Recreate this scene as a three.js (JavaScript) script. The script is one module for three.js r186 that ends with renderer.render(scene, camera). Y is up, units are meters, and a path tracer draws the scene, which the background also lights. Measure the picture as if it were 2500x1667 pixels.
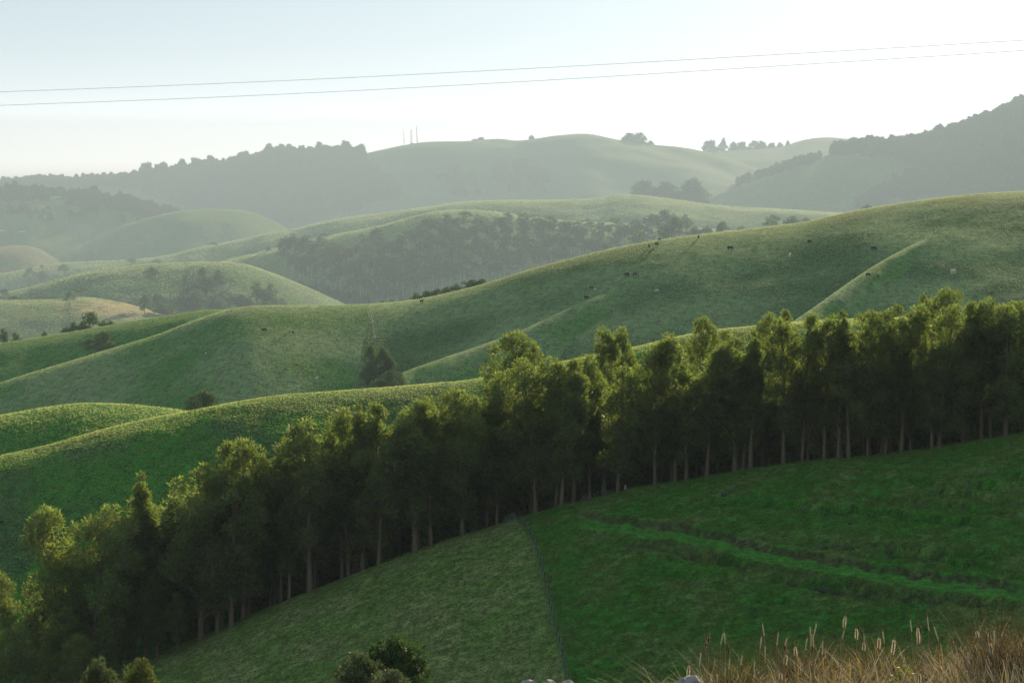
import * as THREE from 'three';
import { mergeGeometries } from 'three/addons/utils/BufferGeometryUtils.js';
import { MarchingCubes } from 'three/addons/objects/MarchingCubes.js';
import { createNoise2D } from 'simplex-noise';

// ------------------------------------------------------------------ camera, sky, sun, haze
const scene = new THREE.Scene();
const F = 5013, CX = 1250, CY = 833.5, HORIZON = 420;              // a 72 mm view; horizon row of the 2500 x 1667 frame
const PITCH = Math.atan((CY - HORIZON) / F);
const camera = new THREE.PerspectiveCamera(2 * Math.atan(CY / F) * 180 / Math.PI, 1024 / 682, 1, 60000);
camera.rotation.x = -PITCH;
const renderer = new THREE.WebGLRenderer({ antialias: true });
renderer.setSize(1024, 682);
renderer.toneMapping = THREE.LinearToneMapping;
renderer.toneMappingExposure = 1.65;
renderer.shadowMap.enabled = true;
const R = Math.PI / 180, SUN_AZ = 17 * R, SUN_EL = 13.5 * R;
const SUN = new THREE.Vector3(Math.sin(SUN_AZ) * Math.cos(SUN_EL), Math.sin(SUN_EL), -Math.cos(SUN_AZ) * Math.cos(SUN_EL));
const sun = new THREE.DirectionalLight(new THREE.Color().setRGB(1, 0.83, 0.55), 5);
sun.name = 'sun';
sun.position.copy(SUN).multiplyScalar(3000);
sun.castShadow = true;
Object.assign(sun.shadow.camera, { left: -400, right: 400, top: 400, bottom: -400, near: 10, far: 9000 });
sun.shadow.mapSize.set(4096, 4096);
sun.shadow.radius = 1.5;
scene.add(sun, sun.target);
const lerp3 = (a, b, t) => a + (b - a) * t;
{ // clear evening sky: blue overhead, milky at the horizon, bright round the sun
  const W = 1024, H = 512, d = new Float32Array(W * H * 4);
  for (let j = 0; j < H; j++) for (let i = 0; i < W; i++) {
    const up = ((j + 0.5) / H - 0.5) * Math.PI, a = ((i + 0.5) / W - 0.5) * 2 * Math.PI;
    const x = Math.cos(a) * Math.cos(up), y = Math.sin(up), z = Math.sin(a) * Math.cos(up);
    const g = Math.acos(Math.min(1, x * SUN.x + y * SUN.y + z * SUN.z)) / R, el = Math.max(0, up / R);
    const wide = Math.exp(-Math.pow(g / 70, 2)), glow = Math.exp(-g / 9), halo = Math.exp(-g / 24), low = Math.exp(-el / 3.2), zen = Math.exp(-el / 38);
    // the sky as it looks through the low haze, then the brighter one above that layer (about 250 m deep, 10 km wide)
    const T = Math.exp(-0.00009 * Math.min(21700, 575 / Math.max(0.004, Math.sin(el * R)))), air = [0.225, 0.268, 0.265];
    const c = [0, 1, 2].map((k) => {
      const far = [0.285, 0.395, 0.46][k] * (0.85 + 0.15 * zen), s = lerp3(far, [0.55, 0.56, 0.545][k], low) * (0.67 + 0.25 * wide) + [1, 0.95, 0.85][k] * (0.62 * glow + 0.11 * halo);
      return Math.max(0.05, (s - air[k] * (1 - T)) / T);
    });
    d.set([...c, 1], (j * W + i) * 4);
  }
  const t = new THREE.DataTexture(d, W, H, THREE.RGBAFormat, THREE.FloatType);
  t.mapping = THREE.EquirectangularReflectionMapping;
  t.magFilter = t.minFilter = THREE.LinearFilter;
  t.needsUpdate = true;
  scene.background = t;
  scene.environment = t;
}
scene.fog = new THREE.FogExp2(new THREE.Color().setRGB(0.75, 0.89, 1.0), 0.00009);

// ------------------------------------------------------------------ helpers
function rng(s) { return () => { s = (s + 0x6d2b79f5) | 0; let t = Math.imul(s ^ (s >>> 15), 1 | s); t = (t + Math.imul(t ^ (t >>> 7), 61 | t)) ^ t; return ((t ^ (t >>> 14)) >>> 0) / 4294967296; }; }
const rnd = rng(7), N2 = createNoise2D(rng(11)), N3 = createNoise2D(rng(23));
const lerp = (a, b, t) => a + (b - a) * t, clamp = (x, a = 0, b = 1) => Math.min(b, Math.max(a, x)), smooth = (a, b, x) => { const t = clamp((x - a) / (b - a)); return t * t * (3 - 2 * t); };
const V = (x, y, z) => new THREE.Vector3(x, y, z);
const fbm = (x, y, o = 4) => { let s = 0, a = 0.5; for (let i = 0; i < o; i++, a *= 0.5, x = x * 2.03 + 5.1, y = y * 2.03 - 3.7) s += a * N2(x, y); return s; };
function curve(pts) {                                              // smooth (monotone cubic) through [x, y] points, straight beyond
  const n = pts.length, x = pts.map((p) => p[0]), y = pts.map((p) => p[1]), d = [], m = [];
  for (let i = 0; i < n - 1; i++) d.push((y[i + 1] - y[i]) / (x[i + 1] - x[i]));
  for (let i = 0; i < n; i++) m.push(i === 0 ? d[0] : i === n - 1 ? d[n - 2] : (d[i - 1] + d[i]) / 2);
  return (q) => {
    if (n === 1) return y[0];
    if (q <= x[0]) return y[0] + m[0] * (q - x[0]);
    if (q >= x[n - 1]) return y[n - 1] + m[n - 1] * (q - x[n - 1]);
    let i = 0; while (q > x[i + 1]) i++;
    const h = x[i + 1] - x[i], t = (q - x[i]) / h, t2 = t * t, t3 = t2 * t;
    return y[i] * (2 * t3 - 3 * t2 + 1) + h * m[i] * (t3 - 2 * t2 + t) + y[i + 1] * (3 * t2 - 2 * t3) + h * m[i + 1] * (t3 - t2);
  };
}
const CP = Math.cos(PITCH), SP = Math.sin(PITCH);
function look(px, py) {                                            // bearing and slope of the sight line through a pixel
  const x = px - CX, y = CY - py, wy = y * CP - F * SP, wz = -F * CP - y * SP;
  return { az: Math.atan2(x, -wz), t: wy / Math.hypot(x, wz) };
}
function at(px, py, D) { const l = look(px, py); return V(Math.sin(l.az) * D, l.t * D, -Math.cos(l.az) * D); }
function toPixel(x, y, z) { const cy = y * CP - z * SP, cz = y * SP + z * CP; return [CX + F * x / -cz, CY - F * cy / -cz]; }
const used = new Map();
function numbered(n) { const k = used.get(n) ?? 0; used.set(n, k + 1); return k ? n + '_' + String(k).padStart(3, '0') : n; }
function tag(o, label, category, group, kind) { if (label) o.userData.label = label; if (category) o.userData.category = category; if (group) o.userData.group = group; if (kind) o.userData.kind = kind; return o; }
function mesh(name, g, m, parent) { const o = new THREE.Mesh(g, m); o.name = parent === scene ? numbered(name) : name; o.castShadow = o.receiveShadow = true; parent.add(o); return o; }
function thing(name, p) { const o = new THREE.Group(); o.name = numbered(name); if (p) o.position.copy(p); scene.add(o); return o; }
const ORD = ['', 'first', 'second', 'third', 'fourth', 'fifth', 'sixth', 'seventh', 'eighth', 'ninth', 'tenth', 'eleventh', 'twelfth', 'thirteenth', 'fourteenth', 'fifteenth', 'sixteenth', 'seventeenth', 'eighteenth', 'nineteenth'];
const TENS = ['', '', 'twent', 'thirt', 'fort', 'fift', 'sixt', 'sevent', 'eight', 'ninet'];
const ord = (n) => n < 20 ? ORD[n] : n % 10 ? TENS[Math.floor(n / 10)] + 'y-' + ORD[n % 10] : TENS[n / 10] + 'ieth';

// ------------------------------------------------------------------ materials
function noiseTex(size, fn, srgb) {
  const d = new Uint8Array(size * size * 4);
  for (let j = 0; j < size; j++) for (let i = 0; i < size; i++) { const c = fn(i / size, j / size); d.set([...c.map((v) => clamp(v) * 255), 255], (j * size + i) * 4); }
  const t = new THREE.DataTexture(d, size, size, THREE.RGBAFormat);
  t.wrapS = t.wrapT = THREE.RepeatWrapping; t.magFilter = THREE.LinearFilter; t.minFilter = THREE.LinearMipmapLinearFilter; t.generateMipmaps = true;
  if (srgb) t.colorSpace = THREE.SRGBColorSpace;
  t.needsUpdate = true;
  return t;
}
const HASH = (() => { const r = rng(99), g = []; for (let i = 0; i < 4096; i++) { const a = r() * 6.2832; g.push([Math.cos(a), Math.sin(a)]); } return g; })();
const tileN = (f, u, v, s) => {                                    // gradient noise that repeats on the unit square
  const x = u * f, y = v * f, ix = Math.floor(x), iy = Math.floor(y), fx = x - ix, fy = y - iy, q = (t) => t * t * t * (t * (t * 6 - 15) + 10);
  const c = (a, b) => { const g = HASH[(((ix + a) % f) * 73 + ((iy + b) % f) * 1031 + s * 197) & 4095]; return g[0] * (fx - a) + g[1] * (fy - b); };
  return 1.5 * lerp(lerp(c(0, 0), c(1, 0), q(fx)), lerp(c(0, 1), c(1, 1), q(fx)), q(fy));
};
const grassTex = noiseTex(1024, (u, v) => {
  const a = tileN(9, u, v, 1) * 0.5 + tileN(25, u, v, 4) * 0.6 + tileN(70, u, v, 9) * 0.7 + tileN(190, u, v, 14) * 0.7;
  const dry = tileN(16, u, v, 31) + 0.6 * tileN(60, u, v, 37) + 0.5 * tileN(170, u, v, 39), b = 0.60 + 0.5 * a;
  return [b * (1 + 0.3 * dry), b, b * (1 + 0.12 * dry)];
});
const grassBump = noiseTex(1024, (u, v) => { const a = 0.5 + 0.08 * tileN(14, u, v, 3) + 0.15 * tileN(60, u, v, 7) + 0.3 * tileN(180, u, v, 12); return [a, a, a]; });
function grassMat(tile, bump) {
  const map = grassTex.clone(), b = grassBump.clone();
  map.repeat.set(1 / tile, 1 / tile); b.repeat.set(1 / tile, 1 / tile); map.needsUpdate = b.needsUpdate = true;
  const m = new THREE.MeshPhysicalMaterial({ vertexColors: true, map, bumpMap: b, bumpScale: bump, roughness: 0.95, specularIntensity: 0.12, sheen: 0.3, sheenRoughness: 0.6, sheenColor: new THREE.Color().setRGB(0.5, 0.5, 0.2) });
  m.name = 'pasture_grass';
  return m;
}
const leaf = (name, rgb, o = {}) => { const m = new THREE.MeshPhysicalMaterial({ color: new THREE.Color().setRGB(...rgb), vertexColors: true, side: THREE.DoubleSide, roughness: 0.88, transmission: 0.5, thickness: 0, clearcoat: 0.5, clearcoatRoughness: 0.4, ...o }); m.name = name; return m; };
const plain = (name, rgb, o = {}) => { const m = new THREE.MeshStandardMaterial({ color: new THREE.Color().setRGB(...rgb), roughness: 0.9, ...o }); m.name = name; return m; };

// ------------------------------------------------------------------ the hills
// A hill is a rounded ridge whose crest stands at distance D along each bearing, so high that its skyline follows the given curve.
const hills = [], far = (d) => d > 1000 ? d * (d <= 3600 ? 2.75 : 2.17) : d;     // the hills behind the cattle slope lie well back
function hill(o) {
  if (typeof o.dist === 'number' && o.dist > 1000) { const k = far(o.dist) / o.dist; o = { ...o, k, dist: o.dist * k, w: o.w * k, front: o.front * k, back: o.back * k, amp: o.amp * k, ampScale: o.ampScale * k, tile: o.tile * k }; }
  const { name = 'hill', label, crest, dist, w, front, back, slope, backSlope = typeof slope === "function" ? slope(1250) : slope, x0 = -420, x1 = 2920, step = 10, rows = 90, amp = 0, ampScale = 60, color, tile = 30, bump = 0.12, extra } = o;
  const cy = typeof crest === 'function' ? crest : curve(crest), cd = typeof dist === 'function' ? dist : () => dist;
  const sl = typeof slope === 'function' ? slope : () => slope;
  const h = { o, prof: (s, px) => { const m = s < 0 ? sl(px) : backSlope, k = s < 0 ? 1 : 0.8; return m * w * k * (Math.sqrt(1 + (s / (w * k)) ** 2) - 1); } };
  const cols = [], n = Math.round((x1 - x0) / step);
  const und = (x, z) => amp ? amp * fbm(x / ampScale, z / ampScale, 4) : 0;
  for (let i = 0; i <= n; i++) {
    const px = x0 + i * step, l = look(px, cy(px)), D = cd(px);
    let lift = Infinity;
    for (let k = 0; k <= 80; k++) { const s = lerp(-4 * w, Math.min(back, 4 * w), k / 80), d = D + s; lift = Math.min(lift, l.t * d - (-h.prof(s, px) + und(Math.sin(l.az) * d, -Math.cos(l.az) * d))); }
    cols.push({ px, az: l.az, D, lift });
  }
  h.height = (x, z) => {
    const az = Math.atan2(x, -z), d = Math.hypot(x, z);
    if (az < cols[0].az || az > cols[n].az) return -Infinity;
    let a = 0, b = n; while (b - a > 1) { const c = (a + b) >> 1; if (cols[c].az <= az) a = c; else b = c; }
    const t = (az - cols[a].az) / (cols[b].az - cols[a].az), D = lerp(cols[a].D, cols[b].D, t), s = d - D, px = lerp(cols[a].px, cols[b].px, t);
    if (s < -front || s > back) return -Infinity;
    return lerp(cols[a].lift, cols[b].lift, t) - h.prof(s, px) + und(x, z);
  };
  h.cols = cols;
  h.crestD = (px) => cd(px);
  const pos = [], uv = [], col = [], idx = [];
  const ss = [];
  for (let j = 0; j <= rows; j++) { const u = j / rows; ss.push(u < 0.8 ? -front * Math.pow(Math.max(0, 1 - u / 0.8), o.pow ?? 1.5) : back * Math.pow(Math.max(0, (u - 0.8) / 0.2), 1.6)); }
  for (const c of cols) for (const s of ss) {
    const d = c.D + s, x = Math.sin(c.az) * d, z = -Math.cos(c.az) * d;
    let y = c.lift - h.prof(s, c.px) + und(x, z);
    const p = toPixel(x, y, z), e = extra ? extra(p[0], p[1], x, z, s) : 0;
    y += e;
    pos.push(x, y, z); uv.push(x, -z);
    col.push(...color(x, z, p[0], p[1], s));
  }
  const m = ss.length;
  for (let i = 0; i < n; i++) for (let j = 0; j < m - 1; j++) { const a = i * m + j, b = a + m; idx.push(a, b, a + 1, b, b + 1, a + 1); }
  const g = new THREE.BufferGeometry();
  g.setAttribute('position', new THREE.Float32BufferAttribute(pos, 3)); g.setAttribute('uv', new THREE.Float32BufferAttribute(uv, 2)); g.setAttribute('color', new THREE.Float32BufferAttribute(col, 3));
  g.setIndex(idx); g.computeVertexNormals();
  h.mesh = tag(mesh(name, g, grassMat(tile, bump), scene), label, null, null, 'structure');
  hills.push(h);
  return h;
}
function hit(h, px, py) {                                          // where the sight line through a pixel meets a hill
  const l = look(px, py), sx = Math.sin(l.az), sz = -Math.cos(l.az), D = h.crestD(px), a = D - h.o.front, b = D + h.o.back;
  let last = a;
  for (let k = 0; k <= 600; k++) {
    const d = lerp(a, b, k / 600);
    if (l.t * d <= h.height(sx * d, sz * d)) {
      let lo = last, hi = d;
      for (let q = 0; q < 20; q++) { const m = (lo + hi) / 2; if (l.t * m <= h.height(sx * m, sz * m)) hi = m; else lo = m; }
      return V(sx * hi, h.height(sx * hi, sz * hi), sz * hi);
    }
    last = d;
  }
  return V(sx * D, h.height(sx * D, sz * D), sz * D);
}
const ground = (x, z) => { let y = -558; for (const h of hills) y = Math.max(y, h.height(x, z)); return y; };
const mix3 = (a, b, t) => [lerp(a[0], b[0], t), lerp(a[1], b[1], t), lerp(a[2], b[2], t)];
const LUSH = [0.034, 0.215, 0.018], GREEN = [0.085, 0.255, 0.040], DULL = [0.20, 0.32, 0.12], SUNLIT_STRAW = [0.32, 0.27, 0.13], EARTH = [0.075, 0.06, 0.035], DARKG = [0.022, 0.085, 0.024];
const pasture = (lush, dull, scale, bias = 0) => (x, z) => {
  const t = smooth(-0.35, 0.45, fbm(x / scale, z / scale, 5) + bias), c = mix3(lush, dull, t), v = 1 + 0.18 * fbm(x / (scale * 0.13) + 40, z / (scale * 0.13), 3);
  return c.map((k) => k * v);
};

{ // the lowest ground, out to the horizon
  const g = new THREE.RingGeometry(4, 20000, 96, 24); g.rotateX(-Math.PI / 2); g.translate(0, -560, 0);
  const p = g.attributes.position, c = [], u = [];
  for (let i = 0; i < p.count; i++) { c.push(...pasture(GREEN, DULL, 500)(p.getX(i), p.getZ(i))); u.push(p.getX(i), -p.getZ(i)); }
  g.setAttribute('color', new THREE.Float32BufferAttribute(c, 3)); g.setAttribute('uv', new THREE.Float32BufferAttribute(u, 2));
  tag(mesh('ground', g, grassMat(60, 0.1), scene), 'low green valley ground between the hills', null, null, 'structure');
}

const HZ = hill({ name: 'hill', label: 'farthest pale hill right of the long ridge, with a row of trees on its top', crest: [[1500, 400], [1640, 372], [1717, 371], [1800, 366], [1910, 357], [1964, 341], [2017, 335], [2089, 341], [2200, 360], [2500, 380]],
  dist: 8200, w: 500, front: 2400, back: 500, slope: 0.18, step: 14, rows: 50, x0: 1400, x1: 2920, amp: 14, ampScale: 900, tile: 120, bump: 0.4, color: pasture(GREEN, DULL, 900) });
const G = hill({ label: 'long hazy far ridge with radio masts on its bare summit', crest: [[-420, 462], [0, 452], [150, 445], [300, 440], [420, 428], [500, 417], [600, 400], [660, 386], [720, 380], [790, 382], [866, 379], [937, 364], [987, 354], [1030, 347], [1134, 344.5], [1223, 339], [1259, 343], [1366, 330], [1437, 327], [1508, 341], [1580, 352], [1660, 359], [1717, 369], [1767, 382], [1820, 400], [1900, 430], [2100, 470]],
  dist: 7000, w: 240, front: 3300, back: 600, slope: 0.25, step: 9, rows: 90, x1: 2150, amp: 40, ampScale: 1300, tile: 120, bump: 0.4, color: pasture(GREEN, DULL, 900) });
const I = hill({ label: 'hazy wooded hill rising to the right edge', crest: [[1560, 560], [1640, 510], [1717, 475], [1821, 440], [1910, 410], [2017, 380], [2100, 362], [2196, 360], [2249, 352], [2339, 325], [2428, 290], [2500, 258], [2700, 215], [2920, 205]],
  dist: 5300, w: 220, front: 2300, back: 500, slope: 0.26, step: 10, rows: 70, x0: 1540, amp: 16, ampScale: 900, tile: 120, bump: 0.4, color: pasture(GREEN, DULL, 700) });
const E3 = hill({ label: 'hazy spur below the wooded left end of the far ridge', crest: [[-420, 470], [0, 470], [80, 469], [150, 476], [270, 485], [330, 500], [400, 520], [480, 545], [560, 585], [650, 640]],
  dist: 4700, w: 150, front: 1400, back: 500, slope: 0.27, x1: 680, step: 9, rows: 50, amp: 12, ampScale: 520, tile: 90, bump: 0.3, color: pasture(GREEN, DULL, 500) });
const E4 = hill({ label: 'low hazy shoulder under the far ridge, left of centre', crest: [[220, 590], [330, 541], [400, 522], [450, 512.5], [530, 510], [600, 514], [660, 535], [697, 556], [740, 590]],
  dist: 4300, w: 110, front: 1100, back: 400, slope: 0.28, x0: 220, x1: 740, step: 8, rows: 50, amp: 8, ampScale: 520, tile: 90, bump: 0.3, color: (x, z, px, py) => mix3(pasture(GREEN, DULL, 500)(x, z), SUNLIT_STRAW, 0.8 * smooth(0.2, -0.3, Math.hypot((px - 385) / 45, (py - 524) / 12) - 0.8 + 0.4 * fbm(x / 200, z / 200, 3))) });  // the straw blotch paints a sunlit patch into the pasture colour
const E1 = hill({ label: 'hazy low hill with a thin sunlit crest at the left edge', crest: [[-420, 590], [-200, 575], [0, 571], [71, 570], [134, 574], [205, 580], [295, 587], [400, 585], [525, 581], [587, 583], [640, 590], [760, 615]],
  dist: 3500, w: 80, front: 900, back: 350, slope: 0.27, x1: 760, step: 8, rows: 50, amp: 5, ampScale: 300, tile: 70, bump: 0.3, color: pasture(GREEN, DULL, 400) });
const E0 = hill({ label: 'sunlit pale hillock falling to the right at the left edge', crest: [[-420, 640], [-150, 612], [0, 603], [54, 598], [89, 605], [148, 640], [230, 700]],
  dist: 2900, w: 90, front: 700, back: 300, slope: 0.26, x1: 230, step: 6, rows: 50, amp: 3, ampScale: 220, tile: 60, bump: 0.2, color: pasture(GREEN, SUNLIT_STRAW, 200, 0.2) });
const D3 = hill({ label: 'smooth grey-green hill with a bright crest behind the gum forest', crest: [[-420, 720], [0, 668], [86, 652], [148, 642], [232, 638], [312, 635], [420, 621], [471, 607], [552, 592], [602, 582], [650, 569], [704, 561], [820, 535], [937, 520], [1044, 504], [1151, 491], [1259, 488.5], [1401, 487], [1473, 482], [1508, 475], [1580, 478], [1660, 488], [1767, 502], [1910, 510], [2008, 517], [2200, 530], [2500, 545]],
  dist: 2500, w: 80, front: 620, back: 260, slope: 0.26, x1: 2500, step: 7, rows: 70, amp: 3.5, ampScale: 240, tile: 60, bump: 0.2, color: pasture(GREEN, DULL, 240, 0.1) });
const D3b = hill({ label: 'green hill with a thin bright crest that carries the gum forest', crest: [[300, 725], [440, 668], [541, 637], [639, 615], [711, 596], [830, 570], [926, 552], [1008, 529], [1080, 514.5], [1134, 512.5], [1187, 515], [1294, 528.5], [1401, 540], [1508, 544.5], [1623, 549], [1750, 560], [2000, 585], [2300, 615]],
  dist: 1950, w: 60, front: 620, back: 220, slope: 0.28, x0: 300, x1: 2300, step: 6, rows: 80, amp: 3, ampScale: 190, tile: 50, bump: 0.2, color: pasture(GREEN, DULL, 180) });
const D2 = hill({ label: 'green hill with scattered trees and a pale lit shoulder', crest: [[-420, 810], [-150, 752], [0, 718], [62, 703], [125, 686], [179, 671], [241, 658], [321, 648], [420, 641.5], [502, 638.5], [568, 641], [610, 648], [680, 672], [760, 705], [900, 770]],
  dist: 1500, w: 50, front: 360, back: 150, slope: 0.25, x1: 900, step: 5, rows: 70, amp: 1.6, ampScale: 120, tile: 40, bump: 0.16, color: pasture([0.045, 0.15, 0.045], GREEN, 140) });
const D1 = hill({ label: 'low hill with sunlight painted straw on its right flank and one dark tree', crest: [[-420, 760], [-150, 738], [0, 733], [90, 731], [148, 729], [189, 724.5], [223, 726], [286, 736], [339, 749], [402, 769], [470, 795], [600, 850]],
  dist: 1180, w: 55, front: 300, back: 110, slope: 0.22, x1: 620, step: 5, rows: 70, amp: 1.3, ampScale: 110, tile: 40, bump: 0.16, color: (x, z, px, py, s) => { const c = pasture([0.075, 0.2, 0.055], [0.14, 0.22, 0.08], 90)(x, z), k = smooth(-0.35, 0.25, fbm(x / 40, z / 25, 4) + 0.55 - Math.hypot((px - 290) / 130, (py - 752) / 24) * 0.75); return mix3(c, [0.46, 0.36, 0.17], k); } });  // sunlight on the right flank is painted in as a tan patch
const C1 = hill({ label: 'green fold of pasture with two round trees at the left edge', crest: [[-420, 905], [-200, 868], [0, 837.5], [200, 805], [307, 786], [411, 770], [500, 757], [600, 760], [700, 800]],
  dist: 945, w: 22, front: 200, back: 90, slope: 0.24, x1: 700, step: 4, rows: 80, amp: 0.7, ampScale: 80, tile: 30, bump: 0.14, color: pasture(LUSH, GREEN, 80) });
const C2 = hill({ label: 'broad pasture hill with black cattle in the middle distance', crest: [[-420, 1090], [-200, 1010], [0, 934], [71, 911], [161, 884], [250, 857], [321, 836], [393, 813], [464, 785], [518, 767], [560, 755], [607, 747.5], [680, 745.5], [750, 745.5], [830, 744], [901, 742], [960, 743], [1040, 746], [1150, 752], [1250, 760]],
  dist: () => 850, w: 20, front: 260, back: 90, slope: 0.232, x1: 1240, step: 4, rows: 110, amp: 0.4, ampScale: 90, tile: 30, bump: 0.14, color: pasture(LUSH, DULL, 70, 0.15) });
const C3 = hill({ label: 'long pasture slope rising to the right with a thin bright crest', crest: [[620, 782], [740, 756], [830, 748], [901, 742], [1008, 732], [1098, 714], [1187, 691], [1273, 664], [1401, 629], [1508, 603.5], [1660, 578.5], [1839, 557], [1964, 541], [2089, 514], [2196, 496], [2339, 477], [2500, 466], [2700, 455], [2920, 452]],
  dist: (px) => 850 + 0.02 * Math.max(0, px - 1250), w: 20, front: 280, back: 110, slope: 0.228, x0: 620, step: 4, rows: 120, amp: 0.4, ampScale: 90, tile: 30, bump: 0.14, color: pasture([0.045, 0.145, 0.035], DULL, 75, 0.12) });
const C4y = curve([[700, 1060], [850, 975], [940, 930], [985, 909], [1130, 858], [1270, 807], [1400, 746], [1500, 704], [1570, 676], [1650, 668], [1750, 690], [1900, 760]]);
const C4 = hill({ label: 'grassy spur with a pale ridge line behind the tree belt', crest: C4y,
  dist: (px) => { const p = hit(C3, px, C4y(px)); return Math.hypot(p.x, p.z) - 42 * (1 - smooth(850, 1500, px)) + 5 * smooth(1450, 1600, px); }, w: 8, front: 180, back: 50, slope: 0.3, x0: 720, x1: 1900, step: 4, rows: 90, amp: 0.5, ampScale: 70, tile: 30, bump: 0.14, color: pasture(GREEN, DULL, 60, 0.15) });
const C5y = curve([[1700, 950], [1800, 880], [1930, 790], [2000, 742], [2060, 699], [2130, 652], [2200, 612], [2290, 568], [2380, 545], [2500, 545], [2700, 590], [2920, 680]]);
const C5 = hill({ label: 'pale-edged green spur on the right above the tree belt', crest: C5y,
  dist: (px) => { const p = hit(C3, px, C5y(px)); return Math.hypot(p.x, p.z) - 34 * (1 - smooth(1850, 2230, px)) + 5 * smooth(2200, 2320, px); }, w: 8, front: 180, back: 50, slope: 0.29, x0: 1720, step: 4, rows: 90, amp: 0.5, ampScale: 70, tile: 30, bump: 0.14, color: pasture(GREEN, DULL, 60, 0.05) });
const B2 = hill({ label: 'small green hump with a broad bright crest at the left edge', crest: [[-420, 1085], [-150, 1040], [0, 1014], [107, 995], [200, 985], [286, 986], [375, 993], [457, 1004], [560, 1030], [760, 1090]],
  dist: 400, w: 14, front: 110, back: 60, slope: 0.3, x1: 760, step: 3, rows: 80, amp: 0.4, ampScale: 35, tile: 18, bump: 0.1, color: pasture(LUSH, GREEN, 40) });
const B = hill({ label: 'deep green hill with a glowing grassy crest behind the tree belt', crest: [[-420, 1200], [-200, 1155], [0, 1112], [125, 1084], [250, 1048], [357, 1023], [464, 1003], [571, 982], [679, 966], [830, 954], [973, 943], [1080, 934], [1144, 928], [1300, 898], [1450, 867], [1558, 845], [1650, 823], [1749, 805], [1800, 800], [1950, 785], [2200, 775], [2500, 770], [2920, 770]],
  dist: 300, w: 12, front: 110, back: 60, slope: 0.31, step: 3, rows: 150, amp: 0.45, ampScale: 30, tile: 16, bump: 0.1, color: pasture(LUSH, [0.05, 0.14, 0.04], 26) });

// near paddock: a bench track with cut banks and cattle terracettes on its right half
const L1crest = curve([[-420, 2020], [-100, 1830], [150, 1700], [344, 1606], [426, 1575], [547, 1524], [639, 1488], [739, 1449], [830, 1414], [993, 1351], [1079, 1320], [1164, 1295], [1256, 1266], [1334, 1245], [1384, 1228], [1420, 1222], [1469, 1208], [1540, 1190], [1660, 1172.5], [1817, 1146], [1906, 1135], [2017, 1121], [2142, 1109], [2328, 1084], [2500, 1057], [2700, 1025], [2920, 990]]);
const bench = curve([[1380, 1256], [1450, 1270], [1560, 1287], [1650, 1300], [1740, 1318], [1850, 1345], [1960, 1366], [2080, 1386], [2200, 1408], [2330, 1424], [2450, 1440], [2600, 1462]]);
const benchW = (px) => smooth(1370, 1480, px) * (1 - smooth(2440, 2560, px));
const fenceX = curve([[1262, 1262], [1290, 1300], [1305, 1330], [1322, 1390], [1336, 1450], [1352, 1520], [1370, 1590], [1386, 1660], [1400, 1720]].map(([a, b]) => [b, a]));
const steps = [                                                    // cattle tracks: [from, to, row at from, row at to, height]
  [1720, 2090, 1222, 1256, 0.16], [1850, 2500, 1228, 1292, 0.2], [2190, 2520, 1168, 1206, 0.22], [2250, 2480, 1193, 1231, 0.18], [2380, 2520, 1152, 1168, 0.18], [2050, 2500, 1212, 1258, 0.14], [1660, 1830, 1360, 1385, 0.18],
  [1560, 1720, 1395, 1420, 0.1], [1900, 2300, 1318, 1352, 0.12], [2000, 2480, 1330, 1368, 0.2], [2060, 2460, 1350, 1385, 0.25], [1800, 2150, 1410, 1450, 0.15], [1700, 2000, 1462, 1480, 0.12], [1950, 2350, 1440, 1490, 0.15], [2150, 2500, 1448, 1490, 0.15], [1500, 1700, 1330, 1352, 0.1]];
const L1shape = (px, py, x, z) => {
  let e = 0.12 * fbm(x / 2.6, z / 1.5, 4) * smooth(-20, 60, px - fenceX(py)) + 0.05 * fbm(x / 0.9, z / 0.6, 3);
  const wob = 5 * N2(px / 60, 3), dy = py - bench(px) + wob, k = benchW(px) * (1 + 0.25 * N2(px / 45, 9));
  if (k > 0) {
    const cut = dy < -26 ? 0 : dy < -10 ? -0.4 * smooth(-26, -10, dy) : dy < 30 ? lerp(-0.4, 0.28, (dy + 10) / 40) : 0.28 * (1 - smooth(30, 52, dy));
    e += cut * k;
  }
  for (const [a, b, ya, yb, hh] of steps) {
    if (px < a || px > b) continue;
    const u = (px - a) / (b - a), d = py - lerp(ya, yb, u) - 5 * N2(px / 70, ya) + 8 * Math.sin(u * 3.1) , f = Math.sqrt(Math.max(0, Math.sin(Math.PI * clamp(u * 1.02))));
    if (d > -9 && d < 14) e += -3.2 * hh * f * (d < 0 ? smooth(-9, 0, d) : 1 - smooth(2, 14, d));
  }
  return e;
};
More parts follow.
